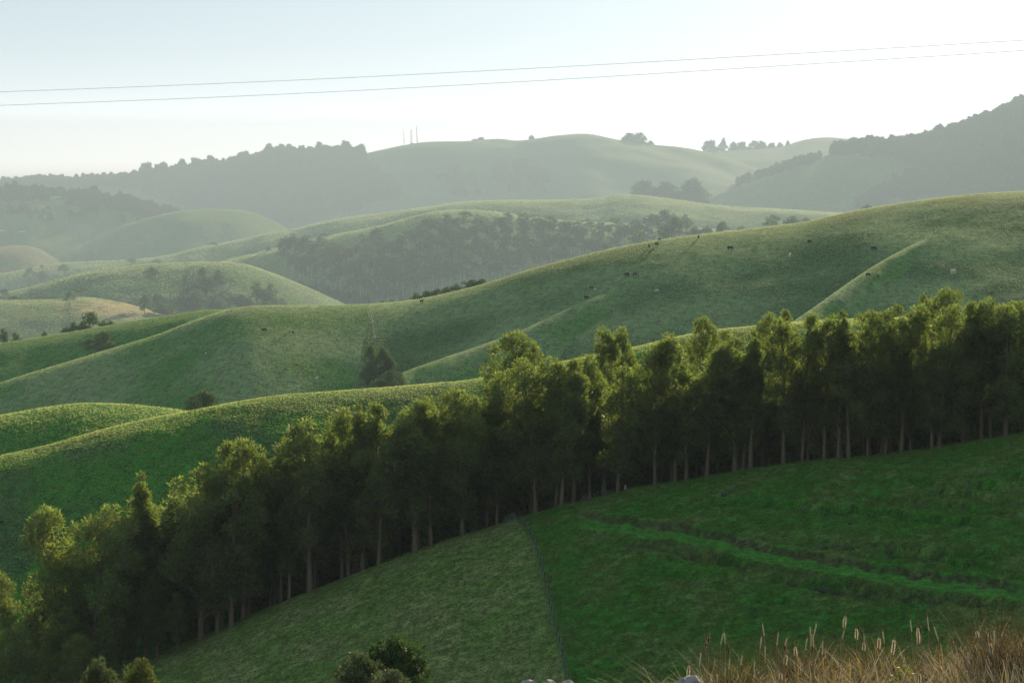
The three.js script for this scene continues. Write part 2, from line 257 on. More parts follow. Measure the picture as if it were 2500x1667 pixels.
const L1 = hill({ label: 'near dark green paddock hill with a bench track across it', crest: L1crest, dist: 220, w: 9, front: 80, back: 60, slope: 0.235, backSlope: 0.25, step: 4, rows: 330, pow: 1.05, amp: 0.4, ampScale: 24, tile: 9, bump: 0.09, extra: L1shape,
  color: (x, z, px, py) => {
    const right = smooth(-3, 3, px - fenceX(py) + 2 * N2(x, z));
    const dull = mix3([0.16, 0.27, 0.06], [0.23, 0.28, 0.10], smooth(-0.4, 0.5, fbm(x / 11, z / 11, 5))), lush = mix3([0.042, 0.2, 0.018], [0.115, 0.2, 0.045], smooth(-0.3, 0.45, fbm(x / 13 + 9, z / 9, 5)));
    let c = mix3(dull, lush, right);
    const spots = smooth(0.38, 0.6, fbm(x / 0.8, z / 0.6, 3)); c = mix3(c, [0.03, 0.05, 0.02], (1 - right) * spots * 0.7);
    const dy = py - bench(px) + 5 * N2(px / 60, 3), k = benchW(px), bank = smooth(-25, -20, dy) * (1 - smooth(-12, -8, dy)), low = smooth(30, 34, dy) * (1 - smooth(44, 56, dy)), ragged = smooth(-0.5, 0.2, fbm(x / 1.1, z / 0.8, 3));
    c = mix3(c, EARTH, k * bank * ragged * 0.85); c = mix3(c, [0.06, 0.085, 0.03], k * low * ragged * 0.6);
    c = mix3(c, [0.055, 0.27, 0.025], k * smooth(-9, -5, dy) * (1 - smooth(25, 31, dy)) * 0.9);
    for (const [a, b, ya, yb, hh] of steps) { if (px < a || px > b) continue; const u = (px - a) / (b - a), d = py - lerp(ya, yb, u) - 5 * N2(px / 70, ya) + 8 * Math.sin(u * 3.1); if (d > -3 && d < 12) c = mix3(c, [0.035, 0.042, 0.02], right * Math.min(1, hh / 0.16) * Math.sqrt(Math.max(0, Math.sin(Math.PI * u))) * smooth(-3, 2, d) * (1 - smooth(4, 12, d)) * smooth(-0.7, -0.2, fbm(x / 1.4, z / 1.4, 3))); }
    const v = 1.06 + 0.6 * fbm(x / 1.9 + 30, z / 0.8, 4) + 0.28 * fbm(x / 6, z / 5, 3);
    return c.map((q) => q * v);
  } });
// the bank at the viewer's feet
const BANK = hill({ name: 'bank', label: 'grassy bank below the viewer where the reeds grow', crest: [[-2600, 1700], [900, 1700], [1600, 1690], [5000, 1685]], dist: 22, w: 6, front: 18, back: 120, slope: -0.14, backSlope: 0.36, x0: -2600, x1: 5100, step: 60, rows: 60, amp: 0.1, ampScale: 3, tile: 4, bump: 0.03, color: pasture([0.06, 0.08, 0.03], [0.16, 0.12, 0.06], 3) });
// ------------------------------------------------------------------ trees
function limb(p0, p1, r0, r1, seg = 5, bend = 0, rr = rnd) {
  const n = bend ? 3 : 1, parts = [], side = V(rr() - 0.5, 0, rr() - 0.5).multiplyScalar(bend * 2);
  let a = p0.clone(), ra = r0;
  for (let i = 1; i <= n; i++) {
    const t = i / n, b = p0.clone().lerp(p1, t).addScaledVector(side, Math.sin(t * Math.PI)), rb = lerp(r0, r1, t), d = b.clone().sub(a), g = new THREE.CylinderGeometry(rb, ra, d.length() * 1.02, seg, 1, true);
    g.translate(0, d.length() / 2, 0); g.applyQuaternion(new THREE.Quaternion().setFromUnitVectors(V(0, 1, 0), d.normalize())); g.translate(a.x, a.y, a.z);
    parts.push(g); a = b; ra = rb;
  }
  return parts;
}
function leaves(clumps, o, rr) {                                   // loose leaf sprays in and around the clumps, each its own small face
  const n = clumps.reduce((s, c) => s + Math.round(o.perClump * (c.k ?? 1)), 0), pos = new Float32Array(n * 9), col = new Float32Array(n * 9);
  let q = 0;
  const d = V(), l = V(), sd = V(), p = V();
  for (const c of clumps) {
    const tint = 0.82 + 0.36 * rr(), m = Math.round(o.perClump * (c.k ?? 1));
    for (let i = 0; i < m; i++) {
      const u = rr() * 2 - 1, a = rr() * 2 * Math.PI, f = Math.sqrt(1 - u * u), rad = c.r * (0.35 + 0.65 * Math.cbrt(rr())) * (0.86 + 0.3 * rr());
      d.set(f * Math.cos(a), u, f * Math.sin(a));
      p.set(c.p.x + d.x * rad, c.p.y + d.y * rad * (c.flat ?? o.flat ?? 0.85), c.p.z + d.z * rad);
      l.set(d.x * 0.9 + rr() - 0.5, d.y * 0.6 + (rr() - 0.5) * 1.1 + (o.rise ?? 0), d.z * 0.9 + rr() - 0.5).normalize();
      sd.set(rr() - 0.5, rr() - 0.5, rr() - 0.5).cross(l).normalize();
      const L = o.leaf * (0.6 + 0.8 * rr()), w = o.leafW * (0.6 + 0.8 * rr()) / 2;
      pos.set([p.x - sd.x * w, p.y - sd.y * w, p.z - sd.z * w, p.x + sd.x * w, p.y + sd.y * w, p.z + sd.z * w, p.x + l.x * L, p.y + l.y * L, p.z + l.z * L], q * 9);
      const v = tint * (0.7 + 0.6 * rr()), y = rr(), cr = v * (0.85 + 0.45 * y), cg = v, cb = v * (0.9 - 0.25 * y);
      for (let k = 0; k < 3; k++) col.set([cr, cg, cb], q * 9 + k * 3);
      q++;
    }
  }
  const g = new THREE.BufferGeometry();
  g.setAttribute('position', new THREE.BufferAttribute(pos, 3)); g.setAttribute('color', new THREE.BufferAttribute(col, 3));
  g.computeVertexNormals();
  return g;
}
// envelope(t) is the crown's relative width from its foot (0) to its tip (1)
const ENV = { tall: (t) => 0.3 + 0.7 * Math.sin(Math.PI * clamp(0.16 + 0.66 * t)), gum: (t) => Math.pow(Math.sin(Math.PI * (0.14 + 0.80 * t)), 0.75), spire: (t) => Math.pow(1 - t, 0.7) * smooth(-0.1, 0.2, t) + 0.12, dome: (t) => Math.sqrt(Math.max(0.02, 1 - ((t - 0.27) / 0.77) ** 2)), umbrella: (t) => 0.55 + 0.45 * Math.sqrt(Math.max(0, 1 - (t - 0.4) ** 2 / 0.36)) };
function makeTree(o) {
  const rr = rng(o.seed), H = o.H, cb = H * o.base, stem = [], env = ENV[o.env], clumps = [];
  const lean = V((rr() - 0.5) * 2 * (o.lean ?? 0.06) * H, 0, (rr() - 0.5) * (o.lean ?? 0.06) * H), wob = rr() * 6.3, axis = (y) => V(lean.x * (y / H) ** 1.5 + 0.012 * H * Math.sin(y / H * 7 + wob) * (y / H), y, lean.z * (y / H) ** 1.5 + 0.012 * H * Math.cos(y / H * 6 + wob) * (y / H));
  for (let i = 0; i < o.n; i++) {
    const t = i === 0 ? 1 : Math.pow((i - 0.5 * rr()) / o.n, o.spread ?? 0.85), a = i * 2.4 + rr() * 1.4, R0 = o.R * env(t), r = Math.min(o.r * (0.65 + 0.7 * rr()) * (o.plume ? lerp(1.1, 0.88, t) : 1), R0 * 0.85 + 0.15 * o.r), k = i === 0 ? 0 : Math.sqrt(rr() * 0.8 + 0.2) * Math.max(0, R0 - r * 0.6);
    const c = axis(lerp(cb, H, t)); c.x += Math.cos(a) * k; c.z += Math.sin(a) * k; c.y -= r * (o.flat ?? 0.85) * t;
    if (!o.sub) { clumps.push({ p: c, r, k: (r / o.r) ** 2 }); continue; }
    for (let j = 0; j < o.sub; j++) {
      const u = lerp(-0.55, 1, (j + rr()) / o.sub), b = j * 2.4 + rr(), f = Math.sqrt(1 - u * u), q = r * (0.5 + 0.25 * rr());
      clumps.push({ p: V(c.x + Math.cos(b) * f * q, c.y + u * q * (o.flat ?? 0.85), c.z + Math.sin(b) * f * q), r: r * (0.28 + 0.24 * rr()), k: (r / o.r) ** 2 });
    }
  }
  const segs = 6, top = H * 0.86;
  for (let i = 0; i < segs; i++) { const y0 = top * i / segs, y1 = top * (i + 1) / segs, rad = (y) => o.trunk * (i === 0 && y === 0 ? 1.35 : 1) * Math.pow(1 - y / H, 0.8) + 0.012 * H * 0.15; stem.push(...limb(axis(y0), axis(y1), rad(y0), rad(y1), 7)); }
  const order = clumps.slice(1).sort((a, b) => a.p.y - b.p.y);
  order.forEach((c, i) => { if (i % (o.limbEvery ?? 2)) return; const y = Math.max(cb * 0.8, c.p.y - (o.limbRise ?? 0.13) * H * (0.6 + 0.8 * rr())), s = axis(Math.min(y, top)); stem.push(...limb(s, c.p, o.trunk * 0.42 * (1 - 0.6 * y / H), o.trunk * 0.08, 4, 0.03 * H, rr)); });
  for (let i = 0; i < (o.dead ?? 0); i++) { const y = H * (0.18 + 0.35 * rr()), a = rr() * 6.3, s = axis(y); stem.push(...limb(s, s.clone().add(V(Math.cos(a) * H * 0.12, H * 0.05 * rr(), Math.sin(a) * H * 0.12)), o.trunk * 0.22, o.trunk * 0.05, 4, 0.02 * H, rr)); }
  return { H, trunk: mergeGeometries(stem), crown: leaves(clumps, o, rr), o };
}
const LEAF = leaf('eucalyptus_leaf', [0.18, 0.25, 0.055], { transmission: 0.88, clearcoat: 0.7, clearcoatRoughness: 0.4, specularIntensity: 0.35 }), LEAFG = leaf('green_leaf', [0.10, 0.18, 0.06], { clearcoat: 0.25, transmission: 0.5, specularIntensity: 0.3 });
const BARK = plain('brown_bark', [0.15, 0.105, 0.075]), PALE = plain('pale_bark', [0.42, 0.38, 0.33]);
const gumKind = (i, k, extra) => makeTree({ seed: 100 + i * 17, H: 15, base: [0.22, 0.18, 0.3, 0.14, 0.24, 0.2, 0.1][i], env: i === 2 ? 'spire' : i === 4 ? 'gum' : 'tall', R: [2.5, 2.9, 2.1, 3.2, 2.6, 2.3, 3.6][i], n: [15, 17, 13, 19, 16, 15, 21][i], r: [1.15, 1.2, 0.95, 1.3, 1.15, 1.05, 1.35][i], sub: 8, perClump: 96 * k, leaf: 0.29 / Math.sqrt(k), leafW: 0.12 / Math.sqrt(k), flat: 1.1, rise: 0.22, spread: 0.7, trunk: 0.17, limbEvery: 5, limbRise: 0.16, dead: 7, lean: 0.13, plume: true, ...extra });
const gums = [0, 1, 2, 3, 4, 5, 6].map((i) => gumKind(i, 1)), inner = [0, 1, 3, 4, 5].map((i) => gumKind(i, 0.42, { seed: 900 + i, base: 0.12, R: 2.8 }));
function plant(name, kind, p, H, { wide = 1, turn = rnd() * 6.3, leafMat = LEAF, barkMat = BARK, label, category = 'tree', group } = {}) {
  const t = thing(name, p);
  mesh('trunk', kind.trunk, barkMat, t); mesh('crown', kind.crown, leafMat, t);
  const s = H / kind.H; t.scale.set(s * wide, s, s * wide); t.rotation.y = turn;
  return tag(t, label, category, group);
}
function plantTop(name, kind, px, topY, D, o = {}) {               // a tree whose tip shows at that pixel, standing on the ground at distance D
  const p = at(px, topY, D), y = (o.base !== undefined ? at(px, o.base, D).y : ground(p.x, p.z)) - 0.15;
  return plant(name, kind, V(p.x, y, p.z), p.y - y, o);
}
// the tree belt: [px, row of the tip, crown width in px, distance beyond the paddock's crest, kind, label]
const BELT = [
  [142, 1224, 120, 26, 3, 'eucalyptus with a ragged pale golden top at the lower left beside the broad one'], [212, 1229, 165, 22, 6, 'broad eucalyptus with a bright yellow-green crown at the lower left end of the belt'], [352, 1152, 84, 26, 2, 'slim pointed eucalyptus with a glowing tip standing alone against the green hill'],
  [483, 1120, 140, 20, 3, 'round-topped eucalyptus with a long bare lower trunk, right of the slim pointed tree'], [536, 1068, 95, 32, 4, 'tall eucalyptus behind the round-topped one, with a twin golden top'], [588, 1061, 95, 24, 0, 'leaning eucalyptus whose bare trunk reaches the paddock edge at the left'], [680, 1066, 80, 30, 5, 'thin golden-topped eucalyptus left of the pale cow on the hill'],
  [752, 1022, 125, 20, 1, 'wide eucalyptus just right of the pale cow on the dark green hill'], [832, 996, 80, 28, 0, 'eucalyptus with a narrow glowing top, left of the triple-tipped crown'], [884, 984, 75, 24, 2, 'narrow eucalyptus with two small spiky tips against the dark green hill'], [925, 982, 95, 20, 4, 'full eucalyptus with a pale crown top against the dark green hill'],
  [1008, 968, 105, 22, 1, 'bushy eucalyptus with a broad golden cap left of the fence end'], [1046, 964, 60, 30, 5, 'slender eucalyptus close behind the broad golden cap'], [1128, 938, 110, 20, 3, 'eucalyptus with two golden lobes below the hilltop fence end'], [1188, 904, 80, 30, 0, 'pale-topped eucalyptus under the big round tree behind'],
  [1308, 874, 130, 20, 6, 'wide golden-topped eucalyptus right below the big round tree'], [1360, 868, 120, 24, 1, 'domed eucalyptus with a glowing cap near the middle of the belt'], [1402, 868, 80, 20, 4, 'eucalyptus with a darker cap right of the glowing dome'], [1440, 866, 80, 30, 0, 'small-crowned eucalyptus just left of the two-lobed back tree'],
  [1600, 830, 85, 20, 3, 'eucalyptus with a golden rim left of the round tree on the bright crest'], [1652, 814, 90, 22, 1, 'tall dark eucalyptus with a fine spiky tip at the end of the bright crest'], [1728, 846, 90, 20, 4, 'lower eucalyptus in front of the round tree on the bright crest'], [1800, 806, 75, 22, 5, 'small pointed eucalyptus right of the open gap with the bright crest'], [1836, 806, 70, 19, 2, 'cone-shaped speckled eucalyptus right of the small pointed one'],
  [1917, 772, 85, 20, 0, 'yellowish eucalyptus below the flat-topped back trees'], [1963, 760, 75, 22, 4, 'narrow dark eucalyptus with a golden tip at the foot of the pale spur'], [2017, 767, 80, 19, 1, 'dark round-shouldered eucalyptus with sparkling leaves'], [2058, 756, 62, 24, 2, 'very slender pale eucalyptus with a tiny pointed top'], [2124, 748, 80, 20, 3, 'first of the dense close-set eucalypts right of the slender pale one'], [2168, 744, 75, 22, 5, 'olive eucalyptus in the dense right part of the belt, second of three rounded tips'], [2207, 742, 85, 20, 0, 'olive eucalyptus in the dense right part of the belt, third of three rounded tips'],
  [2300, 742, 110, 19, 6, 'bright olive eucalyptus in front of the tallest tree on the right'], [2357, 730, 60, 24, 4, 'small pointed tip right of the tallest tree on the right'], [2403, 725, 75, 22, 1, 'eucalyptus with a single rounded tip near the right edge'], [2463, 733, 110, 20, 3, 'broad eucalyptus with a bushy top at the right edge'], [2512, 735, 90, 24, 0, 'eucalyptus cut by the right edge of the view']];
for (const [px, top, w, back, k, label] of BELT) {
  const D = 220 + back * 0.42 - 4, kind = gums[k], p = at(px, top, D), y = ground(p.x, p.z) - 0.15, H = p.y - y, wide = (w * D / F) / (2 * kind.o.R * H / 15) * 1.5;
  plantTop('eucalyptus', kind, px, top, D, { wide: clamp(wide, 0.7, 1.75), label, group: 'eucalypts of the tree belt' });
}
const BACK = [[1235, 797, 175, 256, 3, 'big round-headed eucalyptus rising above the belt left of the middle'], [1487, 795, 95, 256, 1, 'left half of the two-lobed eucalyptus pair standing above the belt'], [1524, 797, 75, 254, 0, 'right half of the two-lobed eucalyptus pair standing above the belt'], [1710, 763, 95, 254, 3, 'round eucalyptus with lit edges standing in front of the bright hill crest'], [1856, 761, 120, 254, 6, 'flat-topped spreading eucalyptus behind the belt, right of the bright crest'], [1915, 752, 60, 250, 4, 'small round head right beside the flat-topped spreading eucalyptus'], [2320, 694, 125, 250, 3, 'tallest round-headed eucalyptus of the right part of the belt'], [2263, 716, 60, 248, 5, 'thin eucalyptus leaning on the tallest tree from the left']];
for (const [px, top, w, D, k, label] of BACK) {
  const kind = gums[k], p = at(px, top, D), y = ground(p.x, p.z) - 0.15, H = p.y - y;
  plantTop('eucalyptus', kind, px, top, D, { wide: clamp((w * D / F) / (2 * kind.o.R * H / 15), 0.6, 1.7), label, group: 'taller trees behind the tree belt' });
}
const skyl = curve(BELT.map((b) => [b[0], b[1]]));
{ // the rest of the belt: trees that fill the rows under the skyline, on past the right edge of the view
  const label = 'dark eucalyptus inside the dense tree belt, below its golden tops', group = 'eucalypts inside the tree belt';
  for (let px = 300, i = 0; px < 2560; px += 27, i++) {
    const q = px + (rnd() - 0.5) * 24, drop = 35 + 110 * rnd(), kind = rnd() < 0.5 ? gums[Math.floor(rnd() * 7)] : inner[Math.floor(rnd() * 5)];
    plantTop('eucalyptus', kind, q, skyl(q) + drop, 222 + 15 * rnd(), { wide: 0.95 + 0.4 * rnd(), label, group });
  }
  for (let px = 330; px < 2700; px += 30) { const q = px + (rnd() - 0.5) * 26; plantTop('eucalyptus', inner[Math.floor(rnd() * 5)], q, skyl(Math.min(q, 2500)) + 75 + 70 * rnd(), 238 + 16 * rnd(), { wide: 1.2 + 0.4 * rnd(), label, group }); }
  for (let px = 2560; px < 2900; px += 42) plantTop('eucalyptus', gums[Math.floor(rnd() * 7)], px, 735 - (px - 2500) * 0.12 + 30 * rnd(), 224 + 16 * rnd(), { wide: 1.1, label: 'eucalyptus of the tree belt beyond the right edge', group: 'eucalypts beyond the right edge' });
  for (const [px, top, D, k, wide, lab] of [[14, 1388, 236, 6, 0.8, 'leafy eucalyptus with a small bright top cut by the left edge'], [70, 1440, 228, 3, 1, 'low dark eucalyptus between the left edge and the broad bright one'], [292, 1252, 238, 5, 0.7, 'thin sparse eucalyptus between the broad bright one and the slim pointed one'], [130, 1480, 222, 6, 1.1, 'dark bushy eucalyptus low in the bottom left corner'], [30, 1530, 216, 3, 1.2, 'dark leafy tree filling the bottom left corner'], [290, 1430, 226, 6, 0.9, 'dense dark tree below the slim pointed eucalyptus'], [380, 1400, 224, 3, 0.9, 'dark leafy tree below the round-topped eucalyptus at the left'], [205, 1540, 214, 6, 1, 'dark tree low behind the two bushes in the bottom left corner'], [430, 1440, 222, 1, 1, 'dark narrow tree at the left end of the paddock edge']])
    plantTop('eucalyptus', gums[k], px, top, D, { wide, label: lab, group: 'dark trees of the lower left corner' });
}
// dark shrubs under the belt
const shrubKinds = [0, 1, 2].map((i) => makeTree({ seed: 300 + i, H: 3, base: 0.05, env: 'dome', R: 1.7, n: 9, r: 0.8, sub: 5, perClump: 42, leaf: 0.28, leafW: 0.13, flat: 0.8, trunk: 0.06, limbEvery: 9 }));
for (let px = 350; px < 2560; px += 44) {
  const q = px + 30 * (rnd() - 0.5), D = 229 + 16 * rnd(), l = look(q, 1000), x = Math.sin(l.az) * D, z = -Math.cos(l.az) * D;
  plant('shrub', shrubKinds[Math.floor(rnd() * 3)], V(x, ground(x, z) - 0.1, z), 2.2 + 2.6 * rnd(), { wide: 1.1 + 0.5 * rnd(), category: 'shrub', label: 'dark shrub in the shade under the tree belt', group: 'shrubs under the tree belt' });
}
// ------------------------------------------------------------------ seeding grass along the hill crests
const blades = (n, spread, seed) => {
  const rr = rng(seed), pos = [];
  for (let i = 0; i < n; i++) {
    const a = rr() * 6.3, r = spread * Math.sqrt(rr()), x = Math.cos(a) * r, z = Math.sin(a) * r, b = rr() * 6.3, w = 0.05 + 0.05 * rr(), h = 0.55 + 0.6 * rr(), lx = (rr() - 0.5) * 0.6, lz = (rr() - 0.5) * 0.6;
    pos.push(x - Math.cos(b) * w, -0.1, z - Math.sin(b) * w, x + Math.cos(b) * w, -0.1, z + Math.sin(b) * w, x + lx, h, z + lz);
  }
  const g = new THREE.BufferGeometry(); g.setAttribute('position', new THREE.Float32BufferAttribute(pos, 3)); g.computeVertexNormals(); return g;
};
const BLADES = blades(14, 0.9, 5);
const STRAWLEAF = new THREE.MeshPhysicalMaterial({ color: 0xffffff, side: THREE.DoubleSide, roughness: 0.9, transmission: 0.85, thickness: 0, clearcoat: 0.6, clearcoatRoughness: 0.4 }); STRAWLEAF.name = 'seeding_grass';
function tufts(h, n, { x0, x1, s0, s1, size, rgb, label, name = 'grass', keep }) {
  const o = new THREE.InstancedMesh(BLADES, STRAWLEAF, n), m = new THREE.Matrix4(), q = new THREE.Quaternion(), c = new THREE.Color();
  let k = 0;
  for (let tries = 0; k < n && tries < n * 6; tries++) {
    const i = Math.floor(rnd() * h.cols.length), col = h.cols[i], px = col.px + (rnd() - 0.5) * (h.o.step ?? 10);
    if (px < x0 || px > x1) continue;
    const s = lerp(s0, s1, rnd()), az = col.az + (px - col.px) / F, D = col.D + s, x = Math.sin(az) * D, z = -Math.cos(az) * D;
    if (fbm(x / (size * 9), z / (size * 9), 2) + rnd() * 0.5 < 0) continue;
    if (keep && !keep(px, x, z)) continue;
    const y = h.height(x, z), v = size * (0.55 + 0.7 * rnd());
    if (!(y > -1000)) continue;
    m.compose(V(x, y, z), q.setFromAxisAngle(V(0, 1, 0), rnd() * 6.3), V(v, v * (0.8 + 0.5 * rnd()), v));
    o.setMatrixAt(k, m); const t = 0.88 + 0.24 * rnd(), w = typeof rgb === 'function' ? rgb(px, x, y, z) : rgb; o.setColorAt(k, c.setRGB(w[0] * t * (0.95 + 0.12 * rnd()), w[1] * t, w[2] * t)); k++;
  }
  o.count = k; o.name = numbered(name); o.castShadow = o.receiveShadow = true; scene.add(o);
  return tag(o, label, 'grass', null, 'stuff');
}
{ // short tussocks all over the near paddock
  const n = 80000, o = new THREE.InstancedMesh(BLADES, (() => { const m = new THREE.MeshPhysicalMaterial({ color: 0xffffff, side: THREE.DoubleSide, roughness: 0.95, transmission: 0.4, thickness: 0, specularIntensity: 0.2 }); m.name = 'short_grass'; return m; })(), n), m = new THREE.Matrix4(), q = new THREE.Quaternion(), c = new THREE.Color();
  let k = 0;
  for (let tr = 0; tr < n * 4 && k < n; tr++) {
    const col = L1.cols[Math.floor(rnd() * L1.cols.length)]; if (col.px < 150 || col.px > 2560) continue;
    const s = -52 * rnd() + 3, az = col.az + (rnd() - 0.5) * 0.0008, D = col.D + s, x = Math.sin(az) * D, z = -Math.cos(az) * D; let y = L1.height(x, z);
    if (!(y > -1000)) continue;
    const p = toPixel(x, y, z); if (p[1] > 1720 || N3(x / 3.1, z / 2.2) + 0.7 * N3(x / 0.9, z / 0.9) < rnd() * 0.9 - 0.5) continue;
    const right = p[0] > fenceX(p[1]), bd = p[1] - bench(p[0]) + 5 * N2(p[0] / 60, 3); if (benchW(p[0]) > 0.3 && bd > -26 && bd < 29) continue; y += L1shape(p[0], p[1], x, z);
    if (right) { let near = 0; for (const [a, b, ya, yb] of steps) if (p[0] > a && p[0] < b) { const u = (p[0] - a) / (b - a), d = p[1] - lerp(ya, yb, u) - 5 * N2(p[0] / 70, ya) + 8 * Math.sin(u * 3.1); if (d > -4 && d < 11) near = 1; } if (near && rnd() < 0.85) continue; }
    const v = (right ? 0.13 : 0.1) * (0.5 + 0.9 * rnd()), t = 0.55 + 0.75 * rnd(), yl = rnd();
    m.compose(V(x, y, z), q.setFromAxisAngle(V(0, 1, 0), rnd() * 6.3), V(v, v * (0.7 + 0.6 * rnd()), v)); o.setMatrixAt(k, m);
    if (right) c.setRGB((0.075 + 0.1 * yl) * t, 0.235 * t, 0.032 * t); else c.setRGB((0.15 + 0.09 * yl) * t, 0.27 * t, 0.07 * t);
    o.setColorAt(k++, c);
  }
  o.count = k; o.name = numbered('grass'); o.castShadow = o.receiveShadow = true; scene.add(o); tag(o, 'short tufted grass covering the near paddock hill', 'grass', null, 'stuff');
}
const SEED = [0.42, 0.48, 0.13], SEEDFAR = [0.44, 0.53, 0.24];
tufts(B, 110000, { x0: -400, x1: 2700, s0: -60, s1: 6, size: 0.12, rgb: SEED, label: 'seeding grass all over the deep green hill' });
tufts(B2, 16000, { x0: -400, x1: 760, s0: -45, s1: 6, size: 0.2, rgb: SEED, label: 'seeding grass on the small green hump' });
tufts(C2, 75000, { x0: -400, x1: 1240, s0: -150, s1: 8, size: 0.17, rgb: SEEDFAR, label: 'pale grass on the broad cattle hill' });
tufts(C3, 120000, { x0: 760, x1: 2900, s0: -160, s1: 9, size: 0.17, rgb: SEEDFAR, label: 'pale grass on the long rising slope' });
tufts(C4, 16000, { x0: 720, x1: 1700, s0: -80, s1: 6, size: 0.17, rgb: SEEDFAR, label: 'pale grass on the grassy spur behind the belt' });
tufts(C5, 16000, { x0: 1720, x1: 2600, s0: -80, s1: 6, size: 0.17, rgb: SEEDFAR, label: 'pale grass on the green spur at the right' });
tufts(C1, 16000, { x0: -400, x1: 700, s0: -100, s1: 8, size: 0.17, rgb: SEEDFAR, label: 'pale grass on the left pasture fold' });
tufts(D1, 20000, { x0: -400, x1: 620, s0: -300, s1: 25, size: 1.0, rgb: (px, x, y, z) => mix3([0.36, 0.44, 0.18], [0.62, 0.50, 0.26], smooth(-0.35, 0.25, fbm(x / 40, z / 25, 4) + 0.55 - Math.hypot((px - 290) / 130, (toPixel(x, y, z)[1] - 752) / 24) * 0.75)), label: 'grass on the low hill, painted straw where its flank is sunlit' });  // tufts repeat the sunlit flank painted into the hill colour
tufts(D2, 22000, { x0: -400, x1: 900, s0: -330, s1: 22, size: 1.25, rgb: SEEDFAR, label: 'pale grass on the hill with scattered trees' });
tufts(D3b, 24000, { x0: 300, x1: 2300, s0: -420, s1: 25, size: 1.8, rgb: SEEDFAR, label: 'pale grass on the gum forest hill' });
tufts(D3, 24000, { x0: -400, x1: 2500, s0: -420, s1: 30, size: 2.4, rgb: SEEDFAR, label: 'pale grass on the grey-green hill behind' });
// ------------------------------------------------------------------ trees of the middle distance and of the skyline
function hitAny(px, py, D0, D1) {                                  // first ground on a sight line between two distances
  const l = look(px, py), sx = Math.sin(l.az), sz = -Math.cos(l.az);
  for (let k = 0; k <= 900; k++) { const d = lerp(D0, D1, k / 900), y = ground(sx * d, sz * d); if (l.t * d <= y) return V(sx * d, y, sz * d); }
  const y = l.t * D1; return V(sx * D1, y, sz * D1);
}
const mid = (seed, o) => makeTree({ seed, H: 10, base: 0.22, env: 'dome', R: 4.4, n: 9, r: 1.9, sub: 5, perClump: 30, leaf: 0.8, leafW: 0.42, flat: 0.8, trunk: 0.2, limbEvery: 5, limbRise: 0.2, ...o });
const roundTrees = [0, 1, 2, 3].map((i) => mid(400 + i, {})), domes = [0, 1].map((i) => mid(410 + i, { base: 0.02, R: 5, n: 12, r: 2.2 })), open = [0, 1].map((i) => mid(420 + i, { base: 0.4, n: 7, r: 1.4, perClump: 20, trunk: 0.25 })), umbrella = mid(430, { base: 0.62, env: 'umbrella', n: 7, r: 1.6, R: 6, flat: 0.5 }), conifer = mid(440, { env: 'spire', base: 0.1, R: 3, n: 12, r: 1.2 });
const fine = [0, 1].map((i) => mid(450 + i, { base: 0.02, R: 5, n: 16, r: 2.0, sub: 6, perClump: 90, leaf: 0.42, leafW: 0.22 }));
const forestGums = [0, 1, 2, 3, 4].map((i) => makeTree({ seed: 460 + i, H: 22, base: 0.5 + 0.05 * (i % 3), env: 'tall', R: 4.2, n: 7, r: 2.0, sub: 5, perClump: 22, leaf: 1.1, leafW: 0.55, flat: 0.9, trunk: 0.3, limbEvery: 4, limbRise: 0.2 }));
const farTrees = [0, 1, 2].map((i) => makeTree({ seed: 480 + i, H: 20, base: 0.0, env: 'dome', R: 9, n: 9, r: 4, sub: 5, perClump: 26, leaf: 2.6, leafW: 1.9, flat: 0.8, trunk: 0.5, limbEvery: 4 }));
const farConifer = makeTree({ seed: 490, H: 20, base: 0.1, env: 'spire', R: 6, n: 8, r: 2.6, sub: 4, perClump: 12, leaf: 2.6, leafW: 1.6, trunk: 0.5 });
// [tip column, row of the tip, row of the foot, crown width in px, distance range, kind, material, label, name]
const A = [roundTrees, domes, open, umbrella, conifer, farTrees, farConifer, fine];
const pick = (k, i) => Array.isArray(A[k]) ? A[k][i % A[k].length] : A[k];
function trees(list, group, D0, D1, behind) {
  D0 = far(D0); D1 = far(D1); if (behind) behind = far(behind);
  list.forEach(([px, top, foot, w, k, label, m, name], i) => {
    let p = behind ? at(px, foot, behind) : hitAny(px, foot, D0, D1);
    const D = Math.hypot(p.x, p.z), kind = pick(k, i);
    if (behind) p.y -= 0.02 * D * 0.1;
    const H = at(px, top, D).y - p.y;
    plant(name ?? (k === 1 || k === 7 ? 'shrub' : 'tree'), kind, p, H, { wide: 1.2 * (w * D / F) / (2 * kind.o.R * H / kind.H), label, group, leafMat: m ?? LEAFG, barkMat: BARK, category: k === 1 ? 'shrub' : 'tree' });
  });
}
trees([[72, 652, 696, 32, 2, 'slender tree with a bare trunk on the hazy slope at the left edge'], [105, 661, 692, 30, 0, 'rounder tree right beside the slender bare-trunked one at the left'], [157, 645, 674, 32, 2, 'pale wispy tree on the hazy slope above the green hill, far left'], [322, 628, 646, 26, 0, 'dark tree on the fold line above the green hill crest'], [382, 632, 645, 24, 0, 'small pale tree just right of the dark one on the fold line'], [101, 646, 655, 10, 0, 'tiny tree on the hazy crest at the far left'], [518, 591, 610, 26, 3, 'flat umbrella-shaped tree on the long hazy crest'], [612, 608, 619, 38, 1, 'low dark hedge-like bush on the hazy slope left of the forest'], [655, 602, 612, 16, 1, 'small bush right of the hedge-like one'], [700, 584, 603, 20, 2, 'small tree on the fold left of the forest, with an open crown'], [728, 587, 601, 16, 0, 'small dark tree on the fold between two others'], [753, 587, 599, 22, 3, 'wide low tree on the fold just above the left end of the forest']], 'trees on the hazy slopes', 1600, 3200);
